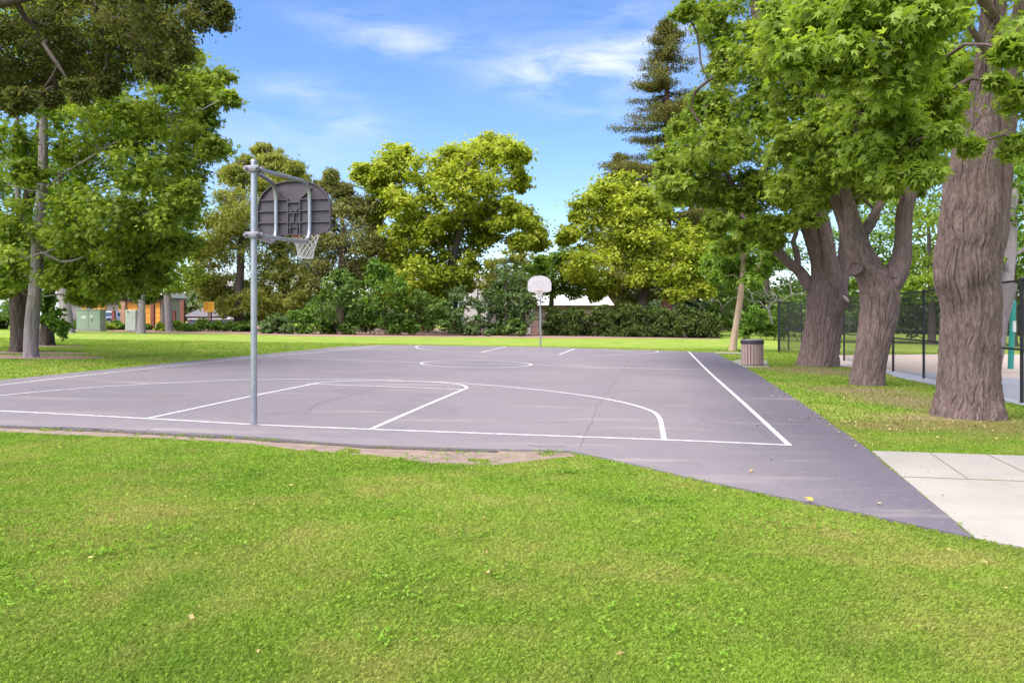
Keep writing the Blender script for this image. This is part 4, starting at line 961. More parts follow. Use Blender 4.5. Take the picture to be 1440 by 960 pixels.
# ================================================================== TREES
def T3(L): return [tuple(at(px, py, Y)) for (px, py, Y) in L]
def rpx(L): return [w * Y / F for (w, Y) in L]
def gbase(px, py, back=0.0):
    x, y = ground(px, py); y += back; x = (px - CX) * y / F; return (x, y, gz(x))
def cut_end(root, p, nrm, r, mat, name='pruning_scar', ring=True, hole=False):
    """healed saw cut: a raised callus ring round a pale disc, slightly proud of the bark"""
    n = Vector(nrm).normalized(); q = n.to_track_quat('Z', 'Y').to_matrix().to_4x4(); Mx = Matrix.Translation(Vector(p)) @ q
    m = MB()
    prof = [(r * 1.25, -.06), (r * 1.15, .0), (r * 1.0, .03), (r * .86, .02), (r * .8, -.01)]
    k = 20; vs = [(a * math.cos(t * 2 * math.pi / k), a * (1 + .12 * math.sin(t)) * math.sin(t * 2 * math.pi / k), z) for a, z in prof for t in range(k)]
    m.add([Mx @ Vector(v) for v in vs], [(i * k + t, i * k + (t + 1) % k, (i + 1) * k + (t + 1) % k, (i + 1) * k + t) for i in range(len(prof) - 1) for t in range(k)])
    o = m.build(name, M['bark_smooth'], root, True)
    m = MB(); m.add([Mx @ Vector((r * .81 * math.cos(t * 2 * math.pi / k), r * .81 * math.sin(t * 2 * math.pi / k), -.008 if not hole else -.035)) for t in range(k)], [tuple(range(k))])
    m.build('hollow' if hole else 'cut_face', mat, o)

GRP = 'old maples with furrowed trunks on the right'
# --- nearest old maple, whose low boughs hang into the picture
Y1 = ground(1363, 592)[1] + .62
b1 = gbase(1362, 592, .62)
w1 = Wood()
w1.limb([(b1[0], b1[1], b1[2] - .3), (b1[0], b1[1], b1[2])] + T3([(1363, 545, Y1), (1364, 480, Y1), (1363, 420, Y1), (1359, 370, Y1), (1362, 335, Y1), (1363, 290, Y1), (1366, 235, Y1), (1378, 170, Y1 + .1), (1389, 90, Y1 + .1), (1398, 0, Y1), (1402, -120, Y1 - .2), (1392, -260, Y1 - .6), (1380, -400, Y1 - .8)]),
        rpx([(46, Y1), (45, Y1), (39, Y1), (36.5, Y1), (36.5, Y1), (39, Y1), (37, Y1), (33.5, Y1), (28, Y1), (21.5, Y1), (16, Y1), (14, Y1), (12, Y1), (8, Y1), (4, Y1)]),
        n=460, step=.018, amp=.050, freq=16.5, flare=.14, seed=3, bumps=[(-170, 2.75, .28, .10), (-100, 2.85, .22, .07), (-115, 3.45, .18, .05), (-75, 2.3, .25, .04), (-60, 3.9, .3, .06)], groove=[(-42, .02, 1.75, .045, .12)], lobes=7)
w1.limb(T3([(1386, 400, Y1 + .30), (1395, 340, Y1 + .38), (1401, 280, Y1 + .42), (1408, 220, Y1 + .45), (1417, 150, Y1 + .5), (1427, 90, Y1 + .6), (1440, 0, Y1 + .7), (1460, -140, Y1 + 1.0), (1500, -300, Y1 + 1.6)]),
        rpx([(13.02, Y1), (18.60, Y1), (17.67, Y1), (16.28, Y1), (13.02, Y1), (12.09, Y1), (11.16, Y1), (8.37, Y1), (3.72, Y1)]), n=180, step=.03, amp=.036, freq=16, seed=5)
# boughs that carry the low foliage towards the court and the eye
w1.limb(T3([(1395, 20, Y1 - .1), (1340, -60, 12.3), (1270, -90, 11.0), (1200, -70, 10.0), (1130, -30, 9.3)]), [.09, .07, .05, .035, .02], n=24, step=.06, amp=.008, seed=8)
w1.limb(T3([(1390, 80, Y1 - .2), (1350, 20, 12.2), (1310, 20, 11.0), (1270, 60, 10.0), (1230, 110, 9.4)]), [.06, .045, .035, .025, .012], n=20, step=.06, amp=.006, seed=9)
w1.limb(T3([(1400, -100, Y1 - .2), (1430, -150, 11.5), (1440, -120, 10.0), (1420, -40, 9.2)]), [.07, .05, .035, .02], n=20, step=.06, amp=.006, seed=10)
LB = [(1160, 15, 42), (1230, 15, 48), (1300, 20, 45), (1335, 10, 24), (1110, 30, 35), (1125, 80, 28), (1190, 85, 46), (1258, 95, 48), (1305, 90, 34), (1175, 150, 36), (1240, 160, 44), (1305, 165, 38), (1225, 215, 28), (1285, 212, 28), (1318, 145, 24), (1328, 190, 16),
      (1430, 70, 28), (1435, 130, 24), (1405, 118, 10), (1430, 205, 16), (1300, 245, 16), (1364, 206, 9), (1245, 250, 16), (1470, 60, 50), (1500, 150, 50), (1480, -30, 60)]
lob = px_lobes(LB, 9.6, 1.5)
LU = [(1150, -70, 70), (1260, -80, 80), (1370, -90, 80), (1480, -110, 90), (1200, -190, 90), (1330, -210, 100), (1450, -220, 110), (1560, -90, 90), (1250, -320, 100), (1390, -350, 110), (1520, -330, 110), (1600, 60, 80)]
lob += px_lobes(LU, 12.8, 2.8)
t1 = make_tree('maple_tree', b1, 'nearest and thickest old maple, burled trunk split near its foot, large bright leaves', 'tree', w1, lob, 15, 88, .096, 'maple', M['lf_front'], M['bark_old'], GRP, rs=.5, up=.6, flat=.9, tip_r=.006, maxr=.05, limb_mat=M['bark_smooth'], droop=.7)

# --- second old maple: two limbs in a V
Y2_ = ground(1219, 544)[1] + .5; b2 = gbase(1219, 544, .5); w2 = Wood()
w2.limb([(b2[0], b2[1], b2[2] - .3), (b2[0], b2[1], b2[2])] + T3([(1222, 515, Y2_), (1229, 480, Y2_), (1236, 440, Y2_), (1237, 415, Y2_), (1230, 395, Y2_), (1217, 372, Y2_), (1203, 340, Y2_), (1190, 300, Y2_), (1178, 262, Y2_), (1168, 210, Y2_ - .2), (1160, 140, Y2_ - .5), (1150, 40, Y2_ - .8), (1135, -80, Y2_ - 1), (1110, -200, Y2_ - 1)]),
        rpx([(23.25, Y2_), (23.25, Y2_), (21.39, Y2_), (21.86, Y2_), (23.71, Y2_), (24.18, Y2_), (21.39, Y2_), (18.60, Y2_), (15.81, Y2_), (14.42, Y2_), (13.49, Y2_), (11.16, Y2_), (9.30, Y2_), (7.44, Y2_), (5.58, Y2_), (2.79, Y2_)]),
        n=320, step=.025, amp=.040, freq=16, flare=.14, seed=13, bumps=[(-95, 2.75, .22, .05), (180, 3.0, .3, .05)], lobes=5)
w2.limb(T3([(1238, 432, Y2_), (1248, 408, Y2_), (1259, 385, Y2_), (1268, 362, Y2_), (1270, 335, Y2_), (1272, 300, Y2_), (1281, 265, Y2_), (1292, 235, Y2_), (1303, 210, Y2_), (1313, 150, Y2_), (1318, 70, Y2_), (1330, -40, Y2_), (1340, -180, Y2_)]),
        rpx([(13.95, Y2_), (15.81, Y2_), (15.35, Y2_), (13.49, Y2_), (11.16, Y2_), (10.70, Y2_), (10.23, Y2_), (9.77, Y2_), (8.84, Y2_), (7.44, Y2_), (5.58, Y2_), (3.72, Y2_), (1.86, Y2_)]), n=100, step=.04, amp=.020, freq=8, seed=14, bumps=[(-90, .65, .15, .06), (0, 1.0, .2, .05)])
w2.limb(T3([(1200, 345, Y2_), (1212, 330, Y2_ + .1), (1225, 312, Y2_ + .3), (1233, 295, Y2_ + .5), (1242, 280, Y2_ + .7), (1248, 250, Y2_ + .9), (1250, 200, Y2_ + 1)]), rpx([(8.37, Y2_), (8.37, Y2_), (7.44, Y2_), (6.04, Y2_), (5.12, Y2_), (4.19, Y2_), (2.79, Y2_)]), n=40, step=.05, amp=.012, seed=15)
w2.limb(T3([(1205, 350, Y2_ - .1), (1196, 320, Y2_ - .2), (1192, 285, Y2_ - .3), (1190, 250, Y2_ - .5), (1200, 190, Y2_ - .8), (1215, 100, Y2_ - 1)]), rpx([(8.37, Y2_), (7.91, Y2_), (6.51, Y2_), (5.58, Y2_), (4.19, Y2_), (2.79, Y2_)]), n=40, step=.05, amp=.012, seed=16)
LB = [(1150, 190, 42), (1150, 255, 28), (1200, 210, 42), (1195, 262, 26), (1250, 225, 38), (1245, 268, 24), (1120, 110, 48), (1180, 100, 50), (1240, 110, 50), (1110, 265, 30), (1290, 200, 34), (1300, 140, 42), (1335, 235, 22), (1280, 258, 20), (1320, 180, 26), (1340, 90, 40), (1100, 200, 36), (1130, 150, 40), (1210, 160, 45), (1110, 50, 50), (1200, 40, 60), (1290, 50, 60), (1370, 170, 40), (1360, 250, 22)]
lob = px_lobes(LB, 19.6, 2.6, .5)
lob += px_lobes([(1165, 225, 28), (1200, 238, 26), (1185, 190, 34), (1150, 180, 30), (1222, 205, 30), (1140, 240, 24), (1250, 190, 30)], 17.2, .8, 0)
lob += px_lobes([(1140, -60, 80), (1250, -70, 90), (1350, -60, 80), (1180, -190, 100), (1300, -190, 100), (1230, -290, 90), (1420, 40, 70)], 20.5, 3.5)
t2 = make_tree('maple_tree', b2, 'middle old maple whose trunk forks into a wide V with a dark knothole', 'tree', w2, lob, 13, 84, .135, 'maple', M['lf_maple'], M['bark_old'], GRP, rs=.44, up=.6, flat=.9, tip_r=.009, maxr=.10, limb_mat=M['bark_smooth'], droop=.6)
cut_end(t2, Vector(tuple(at(1256.5, 396, Y2_ - .30))) - Vector(b2), (.10, -1, .05), .12, M['hole'], 'knothole', hole=True)
cut_end(t2, Vector(tuple(at(1203, 377, Y2_ - .31))) - Vector(b2), (-.35, -.9, .25), .16, M['bark_smooth'], 'pruning_scar')

# --- third old maple: stout, several limbs, sawn stub
Y3 = ground(1150, 517)[1] + .85; b3 = gbase(1150, 517, .85); w3 = Wood()
w3.limb([(b3[0], b3[1], b3[2] - .3), (b3[0], b3[1], b3[2])] + T3([(1153, 495, Y3), (1157, 465, Y3), (1160, 435, Y3), (1162, 410, Y3), (1162, 385, Y3), (1156, 360, Y3), (1147, 335, Y3), (1137, 308, Y3), (1128, 280, Y3), (1115, 240, Y3), (1100, 180, Y3 - .3), (1080, 100, Y3 - .6), (1060, 0, Y3 - 1), (1045, -100, Y3 - 1), (1030, -200, Y3 - 1)]),
        rpx([(27.28, Y3), (27.28, Y3), (25.52, Y3), (24.64, Y3), (24.64, Y3), (23.76, Y3), (19.36, Y3), (16.28, Y3), (14.52, Y3), (14.08, Y3), (12.76, Y3), (10.56, Y3), (8.80, Y3), (7.04, Y3), (5.28, Y3), (3.96, Y3), (1.76, Y3)]),
        n=340, step=.03, amp=.045, freq=14, flare=.14, seed=23, lobes=6, bumps=[(-30, 2.9, .4, .10)])
w3.limb(T3([(1172, 425, Y3 - .15), (1172, 400, Y3 - .35), (1169, 375, Y3 - .4), (1164, 345, Y3 - .4), (1158, 315, Y3 - .4), (1150, 285, Y3 - .4), (1146, 240, Y3 - .6), (1150, 170, Y3 - 1), (1160, 60, Y3 - 1.2)]), rpx([(10.56, Y3), (11.44, Y3), (10.12, Y3), (9.24, Y3), (9.24, Y3), (8.36, Y3), (7.04, Y3), (5.28, Y3), (2.64, Y3)]), n=70, step=.05, amp=.022, freq=8, seed=24)
w3.limb(T3([(1178, 415, Y3 + .25), (1185, 385, Y3 + .5), (1188, 350, Y3 + .6), (1190, 310, Y3 + .7), (1198, 250, Y3 + 1), (1210, 160, Y3 + 1.4), (1220, 40, Y3 + 1.6)]), rpx([(10.56, Y3), (10.12, Y3), (8.80, Y3), (7.48, Y3), (6.16, Y3), (4.40, Y3), (2.64, Y3)]), n=50, step=.06, amp=.02, freq=8, seed=25)
w3.limb(T3([(1140, 405, Y3 + .2), (1125, 382, Y3 + .3), (1110, 370, Y3 + .2), (1094, 354, Y3 + .1), (1078, 336, Y3), (1066, 318, Y3), (1050, 300, Y3 - .2), (1030, 260, Y3 - .5), (1000, 200, Y3 - 1), (970, 150, Y3 - 1.4)]), rpx([(9.68, Y3), (7.92, Y3), (7.04, Y3), (6.60, Y3), (5.72, Y3), (4.84, Y3), (4.40, Y3), (3.52, Y3), (2.64, Y3), (1.32, Y3)]), n=50, step=.06, amp=.014, freq=9, seed=26)
w3.limb(T3([(1122, 378, Y3 + .25), (1121, 358, Y3 + .2), (1116, 340, Y3 + .1), (1120, 325, Y3), (1117, 300, Y3)]), rpx([(4.84, Y3), (4.40, Y3), (3.52, Y3), (2.82, Y3), (2.20, Y3)]), n=24, step=.06, amp=.01, seed=27)
w3.limb(T3([(1172, 440, Y3 - .3), (1182, 428, Y3 - .55), (1188.5, 420, Y3 - .75)]), rpx([(11.44, Y3), (9.24, Y3), (7.48, Y3)]), n=50, step=.04, amp=.02, freq=8, seed=28)
LB = [(964, 16, 16), (1002, 26, 28), (1050, 30, 45), (1100, 40, 45), (1028, 85, 26), (1066, 90, 42), (998, 142, 24), (962, 182, 20), (1030, 150, 45), (1090, 150, 45), (945, 228, 28), (1000, 210, 45), (1060, 220, 45), (948, 265, 25), (1000, 272, 36), (1050, 280, 38), (1100, 262, 38), (1008, 312, 22), (1062, 318, 24), (1095, 315, 18), (1028, 345, 16), (1140, 230, 34), (968, 250, 30), (1025, 190, 40), (1085, 335, 14), (1130, 300, 22), (1180, 250, 30)]
lob = px_lobes(LB, 25.5, 3.2, .5)
lob += px_lobes([(1020, -70, 60), (1080, -60, 90), (1180, -40, 90), (1040, -170, 100), (1140, -180, 100), (1220, 60, 80), (1260, 170, 60)], 27.5, 3.5)
t3 = make_tree('maple_tree', b3, 'farthest and stoutest of the old maples with a sawn stub and low side branch', 'tree', w3, lob, 14, 92, .150, 'maple', M['lf_maple'], M['bark_old'], GRP, rs=.44, up=.6, flat=.9, tip_r=.010, maxr=.12, limb_mat=M['bark_smooth'], droop=.6)
cut_end(t3, Vector(tuple(at(1189.2, 419, Y3 - .79))) - Vector(b3), (.51, -.60, .60), .20, M['cutwood'], 'sawn_stub')

# --- leaning young tree by the bin
yb = gbase(1030, 493); wy = Wood()
wy.limb([(yb[0], yb[1], yb[2] - .1)] + T3([(1033, 470, yb[1]), (1038, 440, yb[1]), (1042, 410, yb[1]), (1044, 385, yb[1]), (1046, 355, yb[1]), (1048, 325, yb[1])]), rpx([(5.6, yb[1]), (4.8, yb[1]), (4.4, yb[1]), (4.2, yb[1]), (3.6, yb[1]), (2.4, yb[1]), (1, yb[1])]), n=40, step=.06, amp=.01, freq=9, flare=.2, seed=31)
lob = px_lobes([(1010, 345, 16), (1035, 335, 18), (1060, 340, 18), (1080, 352, 16), (1000, 368, 14), (1022, 372, 16), (1050, 368, 18), (1072, 378, 16), (1092, 362, 12), (1030, 395, 12), (1056, 396, 12), (1008, 390, 10)], 40.5, 1.6, .4)
make_tree('young_tree', yb, 'young leaning tree with bare tan trunk and thin crown behind the litter bin', 'tree', wy, lob, 11, 75, .21, 'oval', M['lf_mid'], M['bark_tan'], rs=.60, tip_r=.008, maxr=.04)
# bare twiggy shrub beside it
def stick_shrub(name, base, label, h, spread, n, mat):
    root = thing(name, base, label, 'shrub'); tips = np.array([[base[0] + RNG.normal() * spread, base[1] + RNG.normal() * spread * .6, base[2] + h * RNG.uniform(.5, 1)] for _ in range(n)])
    V, Fq = branches([([np.array(base), np.array(base) + np.array([.05, 0, .3 * h])], [.08, .06])], tips, .012, maxr=.07, bow=.25, stretch=.1)
    link('branches', np_mesh('branches', V, [Fq]), mat, root, True); localise(root); return root
stick_shrub('bare_shrub', gbase(1085, 492), 'leafless arching shrub between the young tree and the stout maple', 4.6, 1.5, 34, M['bark_pale'])
# pale pollard trunk behind the fence
pb = (X_(1396, 26), 26, gz(X_(1396, 26))); wp = Wood()
wp.limb([(pb[0], pb[1], pb[2] - .1)] + T3([(1403, 500, 26), (1409, 450, 26), (1415, 415, 26), (1418, 398, 26)]), rpx([(7, 26), (7, 26), (8.5, 26), (10.5, 26), (11, 26)]), n=60, step=.05, amp=.02, freq=8, seed=41)
wp.limb(T3([(1416, 410, 26), (1418, 380, 26.2), (1422, 345, 26.3), (1424, 305, 26.4), (1428, 260, 26.6)]), rpx([(7, 26), (8, 26), (7, 26), (6, 26), (3, 26)]), n=40, step=.06, amp=.01, seed=42)
wp.limb(T3([(1418, 385, 26.1), (1411, 350, 26), (1409, 320, 26), (1404, 295, 26)]), rpx([(4, 26), (3.4, 26), (2.6, 26), (1.5, 26)]), n=24, step=.06, seed=43)
wp.limb(T3([(1424, 360, 26.2), (1437, 352, 26.3), (1452, 338, 26.5)]), rpx([(2.5, 26), (2, 26), (1.2, 26)]), n=16, step=.06, seed=44)
rt = thing('pollarded_tree', pb, 'pale pollarded tree with bare forked limbs behind the fence, far right', 'tree'); tp, rr = subclumps(px_lobes([(1420, 250, 20), (1445, 300, 18), (1400, 280, 12), (1400, 365, 8)], 26.3, .5), 8, .5); wp.obj('trunk', M['bark_pale'], rt, branches(wp.limbs, tp, .008, maxr=.05), M['bark_pale'])
C, Nn, S, ti = fill(tp, 30, rr, .17, .8, .7); link('crown', leaves_mesh('crown', C, Nn, S, ti, 'oval'), M['lf_mid'], rt); localise(rt)

# --- left: pale maple with the bright crown
yb = gbase(43, 503, .2); YB = yb[1]; wl_ = Wood()
wl_.limb([(yb[0], yb[1], yb[2] - .1)] + T3([(44, 470, YB), (47, 430, YB), (52, 380, YB), (54, 345, YB), (57, 300, YB), (60, 250, YB), (61, 200, YB), (62, 140, YB), (66, 60, YB), (70, -30, YB)]), rpx([(9.5, YB), (9, YB), (8.6, YB), (8.2, YB), (7, YB), (6.6, YB), (6.4, YB), (5.5, YB), (5, YB), (4, YB), (2, YB)]), n=70, step=.06, amp=.016, freq=9, flare=.45, seed=51, bumps=[(-90, 3.6, .3, .05)])
wl_.limb(T3([(54, 350, YB), (40, 325, YB - .3), (28, 300, YB - .6), (24, 240, YB - .8), (25, 180, YB - 1), (20, 120, YB - 1)]), rpx([(4, YB), (4, YB), (3.6, YB), (3.2, YB), (2.6, YB), (1.5, YB)]), n=30, step=.08, seed=52)
wl_.limb(T3([(54, 352, YB), (70, 360, YB - .4), (90, 368, YB - .8), (120, 360, YB - 1.4), (150, 340, YB - 2)]), rpx([(2.2, YB), (1.8, YB), (1.4, YB), (1, YB), (.6, YB)]), n=24, step=.08, seed=53)
wl_.limb(T3([(59, 270, YB), (90, 245, YB - .5), (130, 220, YB - 1), (180, 190, YB - 1.4), (230, 160, YB - 1.6)]), rpx([(2.4, YB), (2, YB), (1.7, YB), (1.2, YB), (.6, YB)]), n=24, step=.08, seed=54)
wl_.limb(T3([(58, 285, YB), (100, 270, YB + .5), (150, 262, YB + 1), (210, 250, YB + 1.2)]), rpx([(2.2, YB), (1.8, YB), (1.3, YB), (.6, YB)]), n=24, step=.08, seed=55)
LB = [(302, 112, 24), (318, 138, 13), (255, 110, 35), (280, 150, 32), (230, 150, 38), (268, 198, 34), (298, 208, 17), (200, 180, 42), (150, 160, 45), (240, 245, 34), (190, 235, 42), (130, 225, 44), (90, 170, 40), (18, 200, 26), (110, 280, 34), (150, 300, 45), (195, 300, 38), (240, 300, 32), (100, 340, 36), (20, 310, 38), (160, 355, 36), (210, 352, 30), (248, 345, 22), (85, 390, 26), (135, 392, 26), (15, 375, 28), (190, 392, 18), (262, 270, 20), (-30, 250, 50), (-60, 340, 50), (-90, 200, 60), (100, 100, 50), (180, 90, 50), (30, 80, 60), (240, 70, 40), (120, 30, 60), (40, 0, 60), (-60, 100, 70), (190, 20, 50), (100, -60, 60), (0, 410, 14), (40, 240, 22), (105, 215, 24), (120, 410, 14), (225, 385, 14)]
lob = px_lobes(LB, 24.0, 2.6, .6)
make_tree('maple_tree', yb, 'leaning pale grey maple with a full bright green crown at left', 'tree', wl_, lob, 15, 100, .125, 'maple', M['lf_left'], M['bark_pale'], None, rs=.48, up=.7, flat=.95, tip_r=.006, maxr=.035, droop=.5, bow=.06)
# dark twin trunk behind it
yb = gbase(29, 496, .5); YD = yb[1]; wd = Wood()
wd.limb([(yb[0], yb[1], yb[2] - .1)] + T3([(29, 475, YD), (27, 440, YD), (20, 400, YD), (12, 370, YD), (0, 320, YD), (-10, 250, YD), (-15, 150, YD)]), rpx([(14, YD), (12, YD), (11, YD), (8, YD), (6.5, YD), (6, YD), (5, YD), (2, YD)]), n=70, step=.07, amp=.04, freq=7, flare=.5, seed=61)
wd.limb(T3([(30, 450, YD), (35, 410, YD + .2), (35, 370, YD + .2), (36, 320, YD + .2), (45, 240, YD), (60, 150, YD)]), rpx([(10, YD), (9, YD), (8.5, YD), (7.5, YD), (6, YD), (3, YD)]), n=60, step=.07, amp=.035, freq=7, seed=62)
lob = px_lobes([(0, 345, 30), (45, 330, 36), (-40, 300, 50), (20, 250, 50), (90, 300, 40), (-30, 200, 60), (60, 190, 50), (30, 385, 18), (70, 380, 24), (20, 130, 60), (-70, 380, 40), (100, 380, 22), (-20, 395, 20)], 29.5, 2.5, .4)
make_tree('broadleaf_tree', yb, 'dark brown forked trunk close behind the pale leaning maple', 'tree', wd, lob, 10, 46, .20, 'maple', M['lf_mid'], M['bark_dark'], None, rs=.45, tip_r=.011, maxr=.09)
# ivy-clad trunk
yb = gbase(64, 486, .3); YI = yb[1]; wi = Wood()
wi.limb([(yb[0], yb[1], yb[2] - .1)] + T3([(66, 465, YI), (69, 435, YI), (71, 400, YI), (75, 360, YI), (80, 310, YI), (85, 240, YI)]), rpx([(11, YI), (8.5, YI), (7, YI), (6, YI), (5.5, YI), (4.5, YI), (2, YI)]), n=60, step=.08, amp=.05, freq=7, flare=.55, seed=71)
lob = px_lobes([(85, 330, 30), (110, 300, 34), (70, 290, 34), (120, 350, 28), (60, 240, 36), (100, 240, 36), (95, 375, 22)], 35.5, 2, .4)
iv = make_tree('broadleaf_tree', yb, 'dark trunk clothed in ivy with leafy sprouts at its right side', 'tree', wi, lob, 9, 40, .24, 'broad', M['lf_laurel'], M['bark_dark'], None, rs=.45, tip_r=.012, maxr=.09)
tp, rr = subclumps(px_lobes([(60, 430, 9), (72, 445, 9), (80, 455, 11), (86, 465, 9), (62, 450, 8), (70, 420, 9), (74, 400, 9), (66, 410, 8), (78, 440, 9), (88, 455, 6)], YI - .35, .25), 7, .5)
C, Nn, S, ti = fill(tp, 22, rr, .21, .9, .3); C -= np.array(yb); link('ivy', leaves_mesh('ivy', C, Nn, S, ti, 'broad'), M['lf_laurel'], iv)
# trunks among the planting beyond the lawn
def far_trunk(pts, widths, Y, label, lobes, leafm, barkm, tpl='oval', leaf=.30, per=40, dens=8, depth=2.0, flare=.35, name='broadleaf_tree', amp=.03, base_py=None, rs=.42, seed=80, up=.75, back=.5):
    px, py = pts[0]; x = X_(px, Y); b = (x, Y, gz(x)); w = Wood()
    w.limb([(b[0], b[1], b[2] - .15)] + T3([(a, c, Y) for a, c in pts[1:]]), rpx([(q, Y) for q in widths]), n=44, step=.12, amp=amp, freq=6, flare=flare, seed=seed)
    return make_tree(name, b, label, 'tree', w, px_lobes(lobes, Y, depth, back), dens, per, leaf, tpl, leafm, barkm, None, rs=rs, tip_r=.016, maxr=.16, up=up)
far_trunk([(94, 468), (92, 440), (88, 410), (84, 380), (80, 330), (76, 260)], [10, 8, 7, 6.5, 5, 2], 52.5, 'grey flared trunk of a tree just left of the green cabinet', [(80, 320, 30), (110, 340, 30), (60, 340, 30), (95, 360, 26), (130, 360, 26), (80, 270, 36), (115, 395, 18), (70, 395, 16)], M['lf_mid'], M['bark_pale'], per=44, seed=81)
far_trunk([(198.5, 468), (199, 445), (199, 425), (200, 410), (203, 385), (205, 330)], [6, 5.2, 5, 4.5, 3.5, 1.5], 54.0, 'pale straight trunk right beside the narrow pale cabinet', [(200, 380, 26), (225, 370, 26), (180, 372, 26), (215, 340, 30), (185, 330, 34), (240, 395, 18), (170, 402, 14), (215, 405, 12), (205, 290, 34)], M['lf_left'], M['bark_pale'], per=48, seed=82)
far_trunk([(238, 463), (237, 440), (235, 415), (234, 400), (238, 370), (245, 310)], [5.5, 4.8, 4.6, 4.4, 3.4, 1.5], 60.0, 'grey leaning trunk of a light green tree left of the orange sign', [(235, 370, 26), (262, 355, 26), (210, 365, 26), (255, 325, 28), (225, 320, 30), (265, 390, 18), (240, 398, 14), (250, 285, 26), (270, 300, 20), (215, 395, 15)], M['lf_front'], M['bark_pale'], per=48, seed=83)
far_trunk([(128, 462), (126, 440), (125, 410), (126, 380), (128, 320)], [4.5, 4, 3.6, 3, 1.5], 68.0, 'dark trunk standing in front of the orange wall behind the green cabinet', [(125, 370, 28), (150, 375, 26), (100, 375, 26), (150, 340, 30), (115, 330, 34), (140, 403, 14), (110, 405, 14), (122, 414, 9), (146, 414, 10), (168, 413, 9), (100, 412, 9), (170, 395, 18), (195, 410, 12)], M['lf_shrub'], M['bark_dark'], per=44, seed=84)
far_trunk([(176, 462), (176, 440), (175, 410), (176, 370)], [4, 3.4, 3, 1.5], 70.0, 'dark thin trunk behind the tall tan timber post', [(176, 385, 22), (200, 380, 20), (155, 390, 18), (180, 350, 26), (150, 407, 12), (205, 405, 12), (190, 414, 9), (214, 416, 9), (226, 412, 10)], M['lf_shrub'], M['bark_dark'], per=44, seed=85)

# --- evergreen oak overhead at top left (its trunk stands outside the frame)
ob = (-14.2, 12.6, gz(-14.2)); wo = Wood()
wo.limb([(ob[0], ob[1], ob[2] - .1), (ob[0] + .1, ob[1], 1.5), (ob[0] + .2, ob[1], 3.2), (ob[0] + .6, ob[1], 4.8), (ob[0] + .8, ob[1] + .2, 7.0), (ob[0] + .8, ob[1] + .2, 10)], [.42, .36, .34, .28, .2, .08], n=70, step=.06, amp=.04, freq=8, flare=.4, seed=91)
wo.limb([(ob[0] + .4, ob[1], 4.0), (-12.0, 12.9, 5.6), (-10.2, 13.0, 6.5), (-8.2, 13.0, 7.0), (-6.6, 12.8, 7.2)], [.2, .16, .12, .08, .03], n=30, step=.08, amp=.015, seed=92)
wo.limb([(ob[0] + .5, ob[1], 5.0), (-12.4, 14.0, 7.2), (-10.6, 14.8, 8.2), (-8.6, 15.0, 8.7), (-6.8, 15.0, 8.8)], [.18, .14, .11, .07, .03], n=30, step=.08, amp=.015, seed=93)
LB = [(292, 20, 26), (312, 12, 12), (255, 38, 36), (205, 58, 42), (230, 5, 45), (155, 78, 42), (100, 92, 42), (45, 105, 40), (0, 112, 38), (50, 50, 55), (120, 30, 60), (180, 10, 50), (0, 30, 60), (255, 78, 20), (215, 100, 20), (110, 128, 18), (70, 138, 16), (30, 140, 18), (-50, 60, 60), (-60, 130, 40), (150, 115, 18), (275, -20, 40),
      (60, -40, 60), (170, -50, 50), (-50, -40, 60), (-110, 0, 60)]
lob = px_lobes(LB, 13.6, 1.5, .6)
make_tree('evergreen_oak', ob, 'dark brownish evergreen oak overhanging the top left corner', 'tree', wo, lob, 17, 90, .075, 'oval', M['lf_oak'], M['bark_dark'], None, rs=.44, up=.5, tip_r=.006, maxr=.06, droop=.3, bow=.05)

# --- background row
def bg_tree(name, label, pts, widths, Y, lobes, leafm, barkm, **kw): return far_trunk(pts, widths, Y, label, lobes, leafm, barkm, name=name, **kw)
cam1 = [(545, 232, 26), (527, 252, 22), (508, 240, 14), (565, 215, 18), (600, 240, 34), (640, 222, 36), (690, 218, 30), (720, 215, 20), (735, 222, 10), (728, 255, 16), (645, 265, 38), (685, 258, 32), (570, 285, 28), (548, 280, 24), (600, 295, 34), (655, 295, 34), (575, 330, 30), (640, 340, 40), (605, 345, 36), (560, 362, 30), (700, 315, 14), (722, 305, 20), (745, 318, 20), (759, 338, 14), (735, 338, 14), (600, 385, 36), (640, 378, 30), (570, 395, 26), (715, 285, 8), (690, 290, 10), (612, 412, 20), (532, 300, 12), (685, 335, 16), (620, 318, 26), (682, 300, 20), (560, 405, 22), (650, 400, 18), (585, 420, 18)]
bg_tree('camphor_tree', 'tall yellow green camphor tree with open billowing crown left of the far hoop', [(640, 470), (636, 430), (632, 400), (636, 370), (645, 330), (655, 290), (650, 250)], [9, 7.5, 7, 6, 4.5, 3, 1], 67.0, cam1, M['lf_camphor'], M['bark_dark'], tpl='broad', leaf=.32, per=105, dens=15, depth=3.6, rs=.42, seed=101, up=.9, back=.5)
cam2 = [(850, 268, 22), (878, 262, 24), (822, 285, 22), (845, 292, 26), (812, 308, 14), (800, 328, 12), (880, 290, 28), (912, 282, 26), (818, 332, 26), (862, 318, 34), (905, 318, 34), (826, 368, 30), (851, 398, 24), (920, 352, 34), (957, 332, 24), (964, 366, 30), (993, 360, 24), (1012, 376, 18), (880, 352, 34), (942, 388, 28), (986, 329, 10), (840, 412, 12), (815, 385, 16), (900, 388, 20), (975, 395, 18), (985, 405, 14), (950, 415, 12), (795, 335, 8), (935, 300, 18)]
bg_tree('camphor_tree', 'broad lime yellow camphor tree right of the far hoop behind the hedge', [(905, 472), (903, 440), (905, 415), (911, 395), (905, 370), (890, 340), (880, 300)], [8, 6.5, 6, 5.5, 4.5, 3, 1], 71.0, cam2, M['lf_camphor'], M['bark_dark'], tpl='broad', leaf=.32, per=100, dens=15, depth=3.6, rs=.44, seed=102, up=.9, back=.5)
